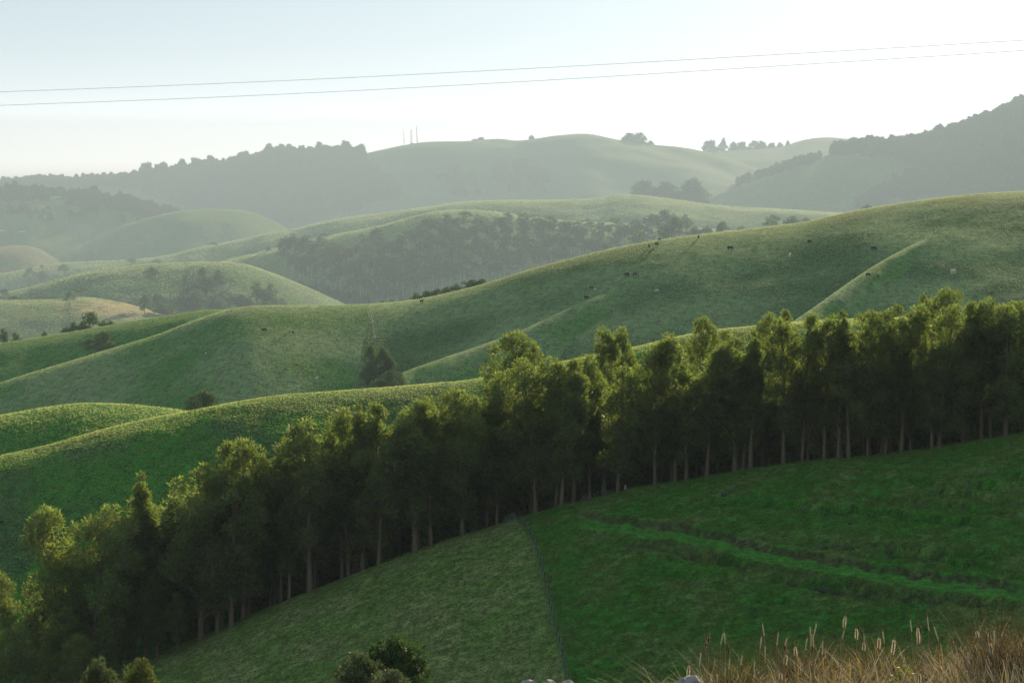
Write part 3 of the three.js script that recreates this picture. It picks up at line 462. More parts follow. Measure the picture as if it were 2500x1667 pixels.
trees([[368, 651, 685, 40, 0, 'two-tiered dark tree alone on the green hill'], [195, 696, 725, 42, 2, 'wide spreading tree behind the sunlit straw hill'], [10, 705, 720, 22, 1, 'dark bush at the left edge of the green hill'], [35, 722, 735, 26, 1, 'dark bush behind the straw-coloured crest, leftmost'], [100, 723, 735, 38, 1, 'low dark bushes behind the straw-coloured crest, middle'], [130, 723, 733, 28, 1, 'low dark bush behind the straw-coloured crest, left of the lone tree']], 'trees on the green hill', 1200, 1700);
plant('tree', open[0], hit(D1, 168, 751), (at(168, 713, far(1180)).y - at(168, 751, far(1180)).y), { wide: 0.8, label: 'lone dark-trunked tree on top of the sunlit straw-coloured hill', leafMat: LEAFG });
trees([[352, 716, 768, 30, 0, 'tall rounded tree at the left end of the gully trees'], [383, 714, 760, 32, 0, 'tree with a slanting crown behind the left end of the gully'], [398, 740, 775, 48, 0, 'wide dark tree in the left of the gully'], [455, 657, 710, 26, 2, 'slim tree with a lit edge at the top of the gully grove'], [491, 652, 705, 30, 4, 'pale bronze pointed tree at the top of the gully grove'], [531, 657, 712, 34, 0, 'tall tree at the right of the gully grove top'], [502, 672, 730, 54, 0, 'large dark round tree in the middle of the gully grove'], [470, 688, 735, 46, 0, 'dark tree left of the large round one in the grove'], [442, 722, 770, 44, 0, 'dark tree low in the gully, left of centre'], [482, 706, 765, 46, 0, 'broad dark tree at the foot of the grove'], [523, 716, 765, 36, 0, 'rounded tree at the foot of the grove, right part'], [545, 704, 745, 30, 2, 'flat-topped dark tree right of the grove'], [562, 716, 758, 32, 0, 'small dark tree right of the flat-topped one'], [587, 718, 762, 34, 0, 'dark tree between the grove and the twin round trees'], [626, 686, 745, 34, 0, 'left one of the twin tall round trees in the gully'], [660, 691, 750, 36, 0, 'right one of the twin tall round trees in the gully'], [652, 704, 760, 42, 0, 'pale green round tree in front of the twin ones'], [607, 726, 765, 38, 1, 'low bush in front of the gully trees'], [642, 735, 766, 44, 1, 'low pale bush below the twin round trees'], [685, 728, 762, 42, 0, 'tree with pale stems at the right end of the gully'], [470, 738, 770, 34, 1, 'bright low bush at the bottom of the gully'], [530, 735, 768, 40, 1, 'low bush on the gully floor near the crest'], [412, 748, 776, 40, 1, 'dark bush in the gully behind the grassy crest']], 'trees of the gully', 1150, 1600);
trees([[218, 759, 806, 44, 0, 'largest rounded tree behind the crest at the left, lit on its right side'], [180, 786, 812, 24, 0, 'small dark tree left of the largest rounded one'], [160, 797, 815, 24, 1, 'dark bush at the left end of the bush row on the crest'], [200, 788, 810, 34, 1, 'pale bush below the largest rounded tree'], [252, 782, 803, 26, 1, 'bush with a bronze lit side right of the largest rounded tree'], [270, 782, 799, 22, 1, 'last small bush of the row on the crest'], [8, 800, 840, 22, 0, 'pale lit bush cut by the left edge above the crest'], [36, 811, 840, 22, 0, 'second pale lit bush near the left edge above the crest'], [107, 807, 822, 16, 1, 'small round dark bush alone on the crest at the left']], 'bushes behind the left crest', 900, 1180, 999);
trees([[252, 807, 852, 46, 7, 'big rounded tree with a yellow tip, right one of the pair in the fold'], [217, 825, 850, 30, 7, 'smaller dark round tree, left one of the pair in the fold']], 'pair of trees in the fold', 700, 980);
trees([[905, 840, 905, 40, 7, 'tall dark tree at the back left of the clump in the hollow'], [933, 845, 912, 48, 7, 'broad dark crown at the back of the clump in the hollow'], [950, 871, 915, 36, 7, 'rounded lighter crown at the right of the clump in the hollow'], [903, 882, 938, 38, 7, 'dark crown at the front left of the clump in the hollow'], [958, 902, 952, 58, 7, 'wide rounded bush at the front of the clump in the hollow'], [925, 924, 952, 46, 7, 'lowest small bush at the front of the clump in the hollow']], 'clump of dark trees in the hollow', 560, 900);
trees([[497, 952, 1008, 86, 7, 'single round dense tree behind the glowing crest at the left']], undefined, 0, 0, 480);
trees([[1015, 715, 740, 34, 1, 'first bush from the left of the lit bushes on the slope crest'], [1040, 709, 735, 36, 0, 'second, darker tree of the lit bushes on the slope crest'], [1066, 704, 728, 34, 0, 'third tree of the lit bushes, with a golden right edge'], [1092, 700, 722, 34, 1, 'pale golden bush in the middle of the lit bushes'], [1114, 693, 715, 34, 1, 'green rounded bush of the lit bushes, right of the pale one'], [1150, 682, 706, 46, 0, 'wide spreading tree of the lit bushes on the slope crest'], [1176, 680, 698, 34, 0, 'rightmost tree of the lit bushes, bright on its right'], [935, 735, 744, 22, 1, 'tiny bush on the crest right of the gully fence'], [955, 733, 743, 22, 1, 'tiny pale bush on the crest, second right of the gully fence'], [978, 732, 741, 20, 1, 'small yellowish bush on the crest left of the lit bushes']], 'lit bushes on the slope crest', 900, 990, 960);
trees([[1480, 592, 612, 30, 1, 'low hazy bush behind the slope crest left of the cattle'], [1648, 527, 585, 46, 0, 'tall hazy tree with a broad crown behind the slope crest'], [1620, 548, 585, 34, 0, 'hazy tree left of the tall broad one behind the crest'], [1700, 553, 578, 44, 1, 'hazy rounded bush behind the crest, left of a pair'], [1725, 551, 575, 34, 1, 'hazy rounded bush behind the crest, right of a pair'], [1765, 540, 570, 34, 0, 'faint hazy tree behind the rounded bushes'], [1812, 552, 566, 32, 1, 'low hazy bush on the crest right of the pair'], [1890, 525, 562, 46, 0, 'broad hazy tree standing on the crest right of centre'], [1935, 528, 555, 52, 1, 'long hazy bush right of the broad hazy tree'], [1970, 531, 548, 34, 1, 'end of the hazy bushes on the crest'], [2120, 499, 516, 28, 1, 'small hazy round bush farther right on the crest'], [1560, 560, 600, 40, 0, 'hazy tree behind the crest above the three black cattle']], 'hazy trees behind the slope crest', 0, 0, 1500);
trees([[920, 556, 600, 44, 4, 'pointed dark tree alone on the slope above the forest'], [998, 552, 580, 22, 2, 'small sparse tree on the slope above the forest'], [882, 569, 582, 16, 0, 'little tree left of the pointed dark one'], [1095, 556, 580, 14, 4, 'thin dark tree high on the slope above the forest']], 'trees on the slope above the forest', 1500, 2200);
// the gum forest
{
  const left = curve([[684, 652], [733, 694], [821, 716], [870, 728], [1000, 760]]), up = curve([[680, 645], [760, 640], [880, 648], [960, 632], [1010, 612], [1100, 588], [1200, 585], [1320, 588], [1450, 592], [1600, 580], [1700, 575]]);
  for (let row = 0; row < 8; row++) for (let px = 690 + (row % 2) * 12; px < 1690; px += 25) {
    const x = px + (rnd() - 0.5) * 20, foot = up(x) + row * 17 + (rnd() - 0.5) * 12;
    if (x < 900 && foot > left(x)) continue;
    const crest = x < 901 ? 741 : 741 - (x - 901) * 0.21;
    if (foot > crest + 25) continue;
    const p = hit(D3b, x, foot), D = Math.hypot(p.x, p.z), H = (46 + 26 * rnd()) * D / F, kind = forestGums[Math.floor(rnd() * 5)];
    plant('gum_tree', kind, V(p.x, p.y - 0.5, p.z), H, { wide: 1.2 + 0.6 * rnd(), leafMat: LEAFG, barkMat: PALE, category: 'tree', label: 'pale-trunked gum tree in the hazy forest below the bright crest', group: 'gum trees of the hazy forest' });
  }
}
// trees far away against the sky and at the foot of the far ridge
trees([[1570, 441, 477, 62, 5, 'hazy dark tree mass at the foot of the far ridge, left of three'], [1626, 444, 480, 58, 5, 'hazy dark round tree at the foot of the far ridge, middle of three'], [1686, 438, 492, 72, 5, 'hazy dark ragged tree at the foot of the far ridge, right of three']], 'dark trees at the foot of the far ridge', 0, 0, 3600);
trees([[1157, 339, 347, 16, 5, 'small round tree on the bare far summit, left of two'], [1175, 335, 347, 24, 5, 'small wide tree on the bare far summit, right of two'], [1298, 331, 342, 18, 5, 'tiny lone tree in the dip of the far summit'], [1538, 324, 351, 34, 5, 'left half of the dense round tree clump on the far ridge'], [1563, 324, 353, 36, 5, 'right half of the dense round tree clump on the far ridge'], [1590, 344, 355, 20, 5, 'small round tree right of the dense clump on the far ridge']], 'trees on the far ridge', 0, 0, 7000);
trees([[1735, 342, 374, 40, 5, 'broad tree at the left end of the far tree row'], [1766, 337, 374, 24, 6, 'taller ragged tree of the far tree row'], [1790, 347, 370, 24, 5, 'third tree from the left of the far tree row'], [1812, 346, 369, 30, 5, 'rounded tree left of the notch in the far tree row'], [1842, 344, 367, 34, 5, 'wide tree right of the notch in the far tree row'], [1862, 345, 367, 30, 5, 'dense tree in the right part of the far tree row'], [1885, 348, 366, 22, 5, 'second last tree of the far tree row'], [1904, 348, 366, 20, 5, 'last tree of the far tree row'], [1925, 344, 358, 14, 5, 'little tree alone on the far hill right of the row']], 'far tree row on the skyline', 0, 0, 8200);
trees([[2215, 334, 358, 32, 5, 'rounded tree on the wooded skyline at the right'], [2260, 316, 352, 22, 6, 'pointed conifer on the wooded skyline at the right'], [2292, 304, 340, 32, 5, 'airy tree with light gaps on the wooded skyline'], [2326, 300, 332, 44, 5, 'broad tree on the wooded skyline right of the airy one'], [2428, 268, 295, 26, 5, 'round tree on the steep wooded skyline near the right edge'], [2480, 240, 270, 30, 6, 'topmost pointed tree at the right edge of the skyline'], [1950, 386, 402, 22, 5, 'small tree on the left edge of the wooded hill']], 'single trees on the wooded skyline', 0, 0, 5280);
// woods too far off to count
function woods(h, n, test, size, label) {
  const kind = farTrees[0], o = new THREE.InstancedMesh(kind.crown, LEAFG, n), m = new THREE.Matrix4(), q = new THREE.Quaternion();
  let k = 0;
  for (let tr = 0; tr < n * 40 && k < n; tr++) {
    const c = h.cols[Math.floor(rnd() * h.cols.length)], s = -h.o.front * 0.85 * Math.pow(rnd(), 1.6) + 100 * rnd() * (h.o.dist > 7000 ? 1 : 0), az = c.az + (rnd() - 0.5) * 0.002, d = c.D + s, x = Math.sin(az) * d, z = -Math.cos(az) * d, y = h.height(x, z), p = toPixel(x, y, z);
    if (!(y > -1000) || !test(p[0], p[1], x, z)) continue;
    const v = (h.o.k ?? 1) * size / 20 * (0.6 + 0.7 * rnd());
    m.compose(V(x, y - 0.1 * size * (h.o.k ?? 1), z), q.setFromAxisAngle(V(0, 1, 0), rnd() * 6.3), V(v * (0.8 + 0.4 * rnd()), v * (0.8 + 0.5 * rnd()), v)); o.setMatrixAt(k++, m);
  }
  o.count = k; o.name = numbered('forest'); scene.add(o); tag(o, label, 'forest', null, 'stuff');
}
const inside = (pts) => (x, y) => { let c = false; for (let i = 0, j = pts.length - 1; i < pts.length; j = i++) if ((pts[i][1] > y) !== (pts[j][1] > y) && x < ((pts[j][0] - pts[i][0]) * (y - pts[i][1])) / (pts[j][1] - pts[i][1]) + pts[i][0]) c = !c; return c; };
const gWood = inside([[300, 400], [560, 380], [640, 340], [720, 330], [860, 360], [890, 382], [905, 420], [975, 450], [985, 480], [920, 500], [800, 530], [700, 565], [640, 545], [500, 535], [420, 490], [330, 462]]), gWood2 = inside([[1060, 420], [1100, 405], [1160, 415], [1180, 450], [1170, 485], [1110, 478], [1070, 450]]), gWood3 = inside([[1210, 400], [1300, 410], [1350, 440], [1330, 475], [1240, 470], [1200, 440]]);
woods(G, 2600, (x, y, wx, wz) => gWood(x, y) || ((gWood2(x, y) || gWood3(x, y)) && fbm(wx / 300, wz / 300, 2) > -0.05), 24, 'dark hazy forest over the left part of the far ridge');
woods(G, 700, (x, y) => x > -60 && x < 330 && y < lerp(462, 446, x / 330) + 2 + 10 * Math.abs(N2(x / 30, 4)), 21, 'hazy trees along the low left end of the far skyline');
woods(G, 110, (x, y) => x > 330 && x < 860 && y < (x < 660 ? lerp(446, 386, (x - 330) / 330) : 384) + 6, 36, 'tall rounded trees along the wooded skyline of the far ridge');
woods(E3, 420, (x, y, wx, wz) => (y < 489 + 0.1 * x && y > 465 && fbm(wx / 160, wz / 160, 3) > -0.15) || (x < 420 && y > 505 && y < 545 && fbm(wx / 220, wz / 220, 3) > 0.12), 17, 'hazy tree patches around the far farmhouses');
const iWood = inside([[1990, 300], [2500, 100], [2700, 100], [2700, 475], [2500, 478], [2080, 512], [2190, 450], [2240, 412], [2180, 385], [2080, 378], [2000, 376]]);
woods(I, 2400, (x, y) => iWood(x, y), 22, 'hazy forest over the upper part of the right-hand hill');
woods(I, 160, (x, y) => x > 1800 && x < 2010 && y < (441 - (x - 1821) * 0.32) + 8, 14, 'dark scrub along the left edge of the wooded hill');
woods(D3b, 700, inside([[690, 700], [740, 700], [830, 718], [900, 735], [900, 760], [690, 765]]), 4.5, 'grey scrub between the gully trees and the forest');

// ------------------------------------------------------------------ cattle
function cowGeo(headDown) {
  const bones = [[0.5, 1.05, 0, 0.33, -0.55, 1.08, 0, 0.34], [0.0, 0.95, 0, 0.37, -0.2, 0.95, 0, 0.37], [0.55, 1.2, 0, 0.22, headDown ? 1.0 : 1.05, headDown ? 0.72 : 1.42, 0, 0.15], headDown ? [1.0, 0.7, 0, 0.14, 1.2, 0.3, 0, 0.09] : [1.05, 1.45, 0, 0.15, 1.42, 1.28, 0, 0.09], headDown ? [0.98, 0.8, -0.2, 0.04, 0.98, 0.8, 0.2, 0.04] : [1.03, 1.52, -0.24, 0.04, 1.03, 1.52, 0.24, 0.04],
    [-0.85, 1.2, 0, 0.05, -0.95, 0.55, 0, 0.05]];
  for (const sz of [-0.17, 0.17]) bones.push([0.48, 0.95, sz, 0.17, 0.5, 0.5, sz, 0.09], [0.5, 0.5, sz, 0.085, 0.48, 0.06, sz, 0.075], [-0.6, 1.0, sz, 0.23, -0.52, 0.55, sz, 0.11], [-0.52, 0.55, sz, 0.09, -0.62, 0.45, sz, 0.085], [-0.62, 0.45, sz, 0.085, -0.58, 0.06, sz, 0.075]);
  const n = 64, mc = new MarchingCubes(n, plain('field', [0, 0, 0]), false, false, 40000), c = V(0.2, 0.85, 0), half = 1.4;
  for (let k = 0; k < n; k++) for (let j = 0; j < n; j++) for (let i = 0; i < n; i++) {
    const x = c.x + ((i - n / 2) / (n / 2)) * half, y = c.y + ((j - n / 2) / (n / 2)) * half, z = ((k - n / 2) / (n / 2)) * half;
    let e = 0; const K = 22;
    for (const [ax, ay, az, ra, bx, by, bz, rb] of bones) { const dx = bx - ax, dy = by - ay, dz = bz - az, t = clamp(((x - ax) * dx + (y - ay) * dy + (z - az) * dz) / (dx * dx + dy * dy + dz * dz)); e += Math.exp(-K * (Math.hypot(x - ax - dx * t, y - ay - dy * t, z - az - dz * t) - lerp(ra, rb, t))); }
    mc.field[i + j * n + k * n * n] = Math.log(e + 1e-30) / K;
  }
  mc.isolation = 0; mc.update();
  const g = new THREE.BufferGeometry(), p = new Float32Array(mc.positionArray.subarray(0, mc.count * 3)), nn = new Float32Array(mc.normalArray.subarray(0, mc.count * 3));
  for (let i = 0; i < p.length; i += 3) { p[i] = p[i] * half + c.x; p[i + 1] = p[i + 1] * half + c.y; p[i + 2] *= half; }
  g.setAttribute('position', new THREE.BufferAttribute(p, 3)); g.setAttribute('normal', new THREE.BufferAttribute(nn, 3));
  return g;
}
const GRAZE = cowGeo(true), STAND = cowGeo(false), COAT = { black: plain('black_coat', [0.012, 0.012, 0.013]), white: plain('white_coat', [0.6, 0.57, 0.52]), brown: plain('brown_coat', [0.13, 0.045, 0.02]), tan: plain('tan_coat', [0.34, 0.24, 0.15]) };
// [column, row of the feet, length in px, coat, heading in degrees (0 faces right, 90 away), stands]
for (const [px, py, len, coat, turn, up, label] of [
  [1611, 588, 10, 'black', 180, 0, 'black cow on the very crest of the rising slope, above two others'], [1585, 605, 9, 'black', 90, 1, 'black cow seen end-on, lowest of the three near the crest'], [1604, 600, 10, 'black', 30, 0, 'black cow right of the end-on one below the crest'], [1706, 582, 9, 'black', 80, 1, 'black cow seen end-on, alone on the crest right of the three'],
  [1783, 611, 18, 'black', 0, 0, 'black cow grazing to the right, left of the white one high on the slope'], [1977, 595, 12, 'black', 35, 0, 'dark cow high on the slope right of the white one'], [2134, 613, 18, 'black', 0, 0, 'black cow grazing high on the slope, rightmost of the high ones'], [2120, 676, 14, 'black', 10, 0, 'black cow on the pale ridge line, left of a pair'], [2145, 679, 9, 'black', 90, 1, 'black cow seen end-on on the pale ridge line, right of a pair'],
  [1531, 676, 14, 'black', 215, 0, 'black cow facing left, left of a pair in mid slope'], [1550, 674, 12, 'black', 330, 0, 'black cow facing right, right of a pair in mid slope'], [1444, 706, 12, 'brown', 20, 0, 'brown cow beside a pale calf on the lower slope'], [1453, 711, 9, 'white', 10, 0, 'small pale calf beside the brown cow'], [1432, 731, 15, 'black', 15, 0, 'black cow on the ridge below the brown one'], [1029, 740, 10, 'black', 40, 1, 'black cow just below the crest left of the lit bushes'],
  [644, 811, 16, 'black', 0, 0, 'black cow alone on the broad hill at the left, larger of three'], [706, 813, 8, 'brown', 200, 0, 'small brown cow, left of the close pair on the broad hill'], [715, 814, 8, 'black', 80, 1, 'small black cow, right of the close pair on the broad hill'], [725, 894, 9, 'brown', 180, 0, 'small reddish calf in the middle of the broad hill'], [773, 929, 11, 'white', 60, 1, 'white cow seen end-on low on the broad hill'], [501, 867, 7, 'white', 80, 1, 'tiny white calf on the broad hill at the left'],
  [1929, 629, 12, 'white', 70, 1, 'white cow high on the slope between the black ones'], [1604, 714, 12, 'white', 190, 0, 'white cow low in the middle of the slope'], [2045, 701, 13, 'tan', 170, 0, 'tan cow in the fold of the slope below the pair on the ridge'], [2328, 671, 18, 'white', 40, 0, 'white cow on the green spur at the right'],
  [2, 1280, 14, 'black', 0, 0, 'black cow cut by the left edge on the deep green hill'], [68, 1287, 17, 'brown', 185, 0, 'reddish brown cow grazing on the deep green hill at the left'], [318, 1275, 18, 'black', 20, 1, 'black cow beside the slim pointed tree on the deep green hill'], [712, 1068, 30, 'white', 200, 0, 'pale cow on the deep green hill just above the tree belt']]) {
  const p = hitAny(px, py, 236, 1000), D = Math.hypot(p.x, p.z), s = (len * D / F) / 2.15;
  const o = mesh('cow', up ? STAND : GRAZE, COAT[coat], scene);
  o.position.copy(p); o.scale.setScalar(Math.max(0.3, 0.88 * s / Math.max(0.72, Math.abs(Math.cos(turn * R))))); o.rotation.y = turn * R;
  tag(o, label, 'cow', 'cattle grazing on the hills');
}

// ------------------------------------------------------------------ fences, posts, stumps, masts, houses, cables
const POSTM = plain('weathered_post', [0.27, 0.25, 0.22]), WIREM = plain('fence_wire', [0.16, 0.17, 0.16], { metalness: 0.4, roughness: 0.5 }), DARKM = plain('dark_post', [0.07, 0.065, 0.055]);
function fence(name, label, pts, D0, D1, h, r, mat, wires = 3, sag = 0) {
  const feet = pts.map(([x, y, k]) => ({ p: hitAny(x, y, D0, D1), k: k ?? 1 })), t = thing(name, feet[0].p);
  const o = t.position, tops = [];
  for (const f of feet) {
    const lean = V((rnd() - 0.5) * 0.16, 1, (rnd() - 0.5) * 0.1), hh = h * f.k * (0.9 + 0.2 * rnd()), a = f.p.clone().sub(o).add(V(0, -0.15, 0));
    mesh('post', mergeGeometries([...limb(a, a.clone().addScaledVector(lean, hh + 0.15), r * 1.1, r * 0.9, 7)]), mat, t);
    tops.push({ a: f.p.clone().sub(o), lean, hh });
  }
  for (let w = 0; w < wires; w++) {
    const g = []; for (let i = 0; i + 1 < tops.length; i++) { const f = (w + 1) / (wires + 0.3), q = (u) => u.a.clone().addScaledVector(u.lean, Math.min(h, u.hh) * f); g.push(...limb(q(tops[i]), q(tops[i + 1]), r * 0.14, r * 0.14, 4)); }
    mesh('wire', mergeGeometries(g), WIREM, t);
  }
  return tag(t, label, 'fence');
}
{ const pts = []; for (let y = 1268; y < 1720; y += 19) pts.push([fenceX(y), y]); fence('wire_fence', 'wire fence running down the near paddock between dull and lush grass', pts, 150, 232, 0.85, 0.055, DARKM, 4); }
{
  const n = 1800, o = new THREE.InstancedMesh(BLADES, STRAWLEAF, n), m = new THREE.Matrix4(), q = new THREE.Quaternion(), c = new THREE.Color();
  for (let i = 0; i < n; i++) {
    const y = 1266 + 440 * Math.pow(rnd(), 1.2), p = hitAny(fenceX(y) + (rnd() + rnd() - 1) * 11, y, 150, 232), v = 0.08 + 0.14 * rnd() * rnd(), t = 0.6 + 0.7 * rnd();
    m.compose(p, q.setFromAxisAngle(V(0, 1, 0), rnd() * 6.3), V(v, v * (1 + 0.8 * rnd()), v)); o.setMatrixAt(i, m); o.setColorAt(i, rnd() < 0.4 ? c.setRGB(0.4 * t, 0.4 * t, 0.15 * t) : c.setRGB(0.12 * t, 0.34 * t, 0.06 * t));
  }
  o.name = numbered('grass'); o.castShadow = o.receiveShadow = true; scene.add(o); tag(o, 'longer rough grass along the foot of the wire fence', 'grass', null, 'stuff');
}
fence('fence', 'cluster of leaning grey posts where the paddock fence meets the trees', [[1229, 1275, 0.6], [1234, 1273, 0.9], [1238, 1272, 1.1], [1242, 1271, 0.9], [1246, 1270, 1.2], [1250, 1269, 1.6], [1254, 1268, 1.3], [1258, 1268, 0.9]], 150, 240, 0.6, 0.045, POSTM, 1);
{ const t = fence('fence', 'broken row of grey posts on the paddock crest with a fallen rail', [[1421, 1226, 0.9], [1427, 1223, 1.2], [1433, 1221, 0.8], [1438, 1219, 1.3], [1443, 1217, 0.9], [1451, 1215, 0.8], [1458, 1213, 1.0], [1468, 1209, 1.1], [1473, 1208, 1.4], [1481, 1206, 0.9]], 150, 240, 0.6, 0.04, POSTM, 1), a = hitAny(1433, 1217, 150, 240).sub(t.position), b = hitAny(1446, 1224, 150, 240).sub(t.position); mesh('rail', mergeGeometries(limb(a.add(V(0, 0.25, 0)), b, 0.03, 0.03, 6)), POSTM, t); }
fence('fence', 'short pale fence climbing over the glowing hill crest left of the big round tree', [[1087, 936], [1090, 942], [1094, 948], [1098, 955], [1102, 962]], 240, 330, 0.8, 0.04, POSTM, 2);
fence('fence', 'thin dark fence posts along the bright crest between the back trees', [[1560, 847, 0.7], [1578, 843, 0.7], [1596, 839, 1], [1612, 836, 1], [1630, 831, 0.7]], 240, 330, 0.9, 0.03, DARKM, 2);
fence('fence', 'small fence running down the gully of the broad hill', [[901, 744, 1.5], [903, 758], [906, 770], [908, 782], [910, 795], [912, 808], [914, 820], [916, 832]], 600, 900, 1.2, 0.12, DARKM, 2);
function boulder(seed, r, sub = 2) {
  const g0 = new THREE.IcosahedronGeometry(r, sub), n = createNoise2D(rng(seed)), p = g0.attributes.position;
  for (let i = 0; i < p.count; i++) { const x = p.getX(i) / r, y = p.getY(i) / r, z = p.getZ(i) / r, k = 1 + 0.28 * n(x * 1.3 + y, z * 1.3 - y) + 0.1 * n(x * 4 + z, y * 4); p.setXYZ(i, p.getX(i) * k, p.getY(i) * k * 0.75, p.getZ(i) * k); }
  g0.computeVertexNormals(); return g0;
}
const ROCKM = plain('grey_rock', [0.3, 0.27, 0.25]), SOIL = plain('dark_stone', [0.03, 0.026, 0.022]);
for (const [px, py, r, label] of [[1769, 1209, 0.32, 'dark stone on the upper part of the near paddock'], [2077, 1280, 0.24, 'small dark stone in the middle of the near paddock'], [2008, 1441, 0.3, 'dark stone low on the near paddock above the reeds']]) { const p = hitAny(px, py, 150, 232), o = mesh('rock', boulder(px, r), SOIL, scene); o.position.copy(p); tag(o, label, 'rock'); }
{ const p = hitAny(1527, 1196, 150, 240), o = mesh('stump', mergeGeometries([new THREE.CylinderGeometry(0.13, 0.16, 0.5, 9), new THREE.CylinderGeometry(0.15, 0.15, 0.06, 9).translate(0, 0.27, 0)]), plain('pale_wood', [0.5, 0.48, 0.44]), scene); o.position.copy(p).add(V(0, 0.2, 0)); tag(o, 'short pale stump on the paddock crest right of the broken posts', 'stump'); }
{ // radio masts on the far summit
  const steel = plain('grey_steel', [0.2, 0.2, 0.2]), D = far(6990), k = D / F;
  const mast = (px, top, foot, label, build) => { const p = at(px, foot, D); const t = thing('radio_mast', p); t.scale.setScalar(2.17); build(t, (at(px, top, D).y - p.y) / 2.17); tag(t, label, 'mast', 'radio masts on the far summit'); };
  mast(986.5, 316, 355, 'thin plain radio mast, leftmost on the far summit', (t, H) => { mesh('pole', mergeGeometries(limb(V(0, -3, 0), V(-1.5, H, 0), 1.0, 0.6, 6)), steel, t); mesh('aerial', mergeGeometries(limb(V(-1.5, H, 0), V(-1.6, H + 5, 0), 0.35, 0.25, 5)), steel, t); });
  mast(1004, 318, 349, 'lattice radio mast with a wide head, in the middle on the far summit', (t, H) => {
    const g = []; for (const [x, z] of [[-1, -1], [1, -1], [1, 1], [-1, 1]]) g.push(...limb(V(x * 2.6, -3, z * 2.6), V(x * 1.6, H, z * 1.6), 0.45, 0.4, 5));
    mesh('frame', mergeGeometries(g), steel, t);
    const b = []; for (let i = 0; i < 8; i++) { const y0 = H * i / 8, y1 = H * (i + 1) / 8, w0 = lerp(2.6, 1.6, i / 8), w1 = lerp(2.6, 1.6, (i + 1) / 8), s = i % 2 ? 1 : -1; for (const z of [-1, 1]) { b.push(...limb(V(-s * w0, y0, z * w0), V(s * w1, y1, z * w1), 0.3, 0.3, 4)); b.push(...limb(V(z * w0, y0, -s * w0), V(z * w1, y1, s * w1), 0.3, 0.3, 4)); } }
    mesh('bracing', mergeGeometries(b), steel, t);
    mesh('antenna_head', mergeGeometries([[-2.4, 0], [2.4, 0], [0, 2.4], [0, -2.4]].map(([x, z]) => new THREE.BoxGeometry(1.2, 4, 1.2).translate(x, H - 1, z))), steel, t);
  });
  mast(1018.5, 310, 348, 'tallest radio mast with a flat top, rightmost on the far summit', (t, H) => { mesh('pole', mergeGeometries(limb(V(0, -3, 0), V(-2, H, 0), 1.3, 0.9, 6)), steel, t); mesh('platform', new THREE.CylinderGeometry(3.2, 2.4, 1.8, 10).translate(-2, H, 0), steel, t); for (const f of [0.55, 0.35]) mesh('antenna', new THREE.BoxGeometry(2.2, 5, 2.2).translate(-2 * f - 1.2, H * f, 0), steel, t); });
  const t = thing('hut', at(1005, 350.5, far(6980))); mesh('wall', new THREE.BoxGeometry(20, 6, 8).translate(0, 1, 0), plain('hut_wall', [0.16, 0.16, 0.15]), t); mesh('roof', new THREE.BoxGeometry(21.5, 0.8, 9).translate(0, 4.4, 0), steel, t); tag(t, 'low hut at the foot of the radio masts', 'hut');
}
{ // farmhouses
  const wall = plain('house_wall', [0.3, 0.28, 0.26]), roof = plain('pale_metal_roof', [0.62, 0.66, 0.72], { roughness: 0.45 }), pane = plain('window_glass', [0.03, 0.03, 0.035], { roughness: 0.2 });
  for (const [px, py, w, D0, D1, label] of [[243, 436, 26, 4000, 7200, 'long pale-roofed farmhouse on the far skyline at the left'], [142, 485, 15, 3400, 5000, 'small farm shed among far trees, left of the longer one'], [202, 481, 22, 3400, 5000, 'long low farm building among the far trees'], [1, 568, 18, 3300, 4600, 'bright-roofed shed at the left edge above the hazy crest'], [53, 569, 14, 3300, 4600, 'small shed right of the bright-roofed one at the left edge'], [733, 430, 24, 4000, 7200, 'thin pale roof in the forest of the far ridge'], [485, 510, 14, 3800, 7000, 'small pale roof at the foot of the far forest']]) {
    const p = hitAny(px, py, D0 * 2.17, D1 * 2.75), D = Math.hypot(p.x, p.z), W = w * D / F, d = W * 0.4, h = Math.max(3.2, W * 0.16), t = thing('house', p);
    mesh('wall', new THREE.BoxGeometry(W, h + 3, d).translate(0, h / 2 - 1.5, 0), wall, t);
    const s = new THREE.Shape(); s.moveTo(-d * 0.62, 0); s.lineTo(0, h * 0.75); s.lineTo(d * 0.62, 0);
    mesh('roof', new THREE.ExtrudeGeometry(s, { depth: W * 1.06, bevelEnabled: false }).translate(0, h + 0.02, -W * 0.53).rotateY(Math.PI / 2), roof, t);
    for (const f of [-0.3, 0.05, 0.32]) mesh('window', new THREE.BoxGeometry(W * 0.1, h * 0.4, 0.2).translate(f * W, h * 0.55, d / 2 + 0.05), pane, t);
    t.rotation.y = 0.3 * (rnd() - 0.5); tag(t, label, 'house', 'far farm buildings');
  }
}
{ // two cables overhead
  const m = plain('grey_cable', [0.42, 0.43, 0.42], { roughness: 0.6 });
  for (const [pts, label] of [[[[-900, 252], [0, 224], [640, 199], [1275, 168], [1900, 133], [2500, 98], [3300, 46]], 'upper power cable crossing the sky'], [[[-900, 285], [0, 257], [640, 232], [1275, 199], [1900, 161], [2500, 123], [3300, 66]], 'lower power cable crossing the sky']])
    tag(mesh('power_cable', new THREE.TubeGeometry(new THREE.CatmullRomCurve3(pts.map(([x, y]) => at(x, y, 96 - x * 0.006))), 60, 0.0085, 6), m, scene), label, 'cable');
}
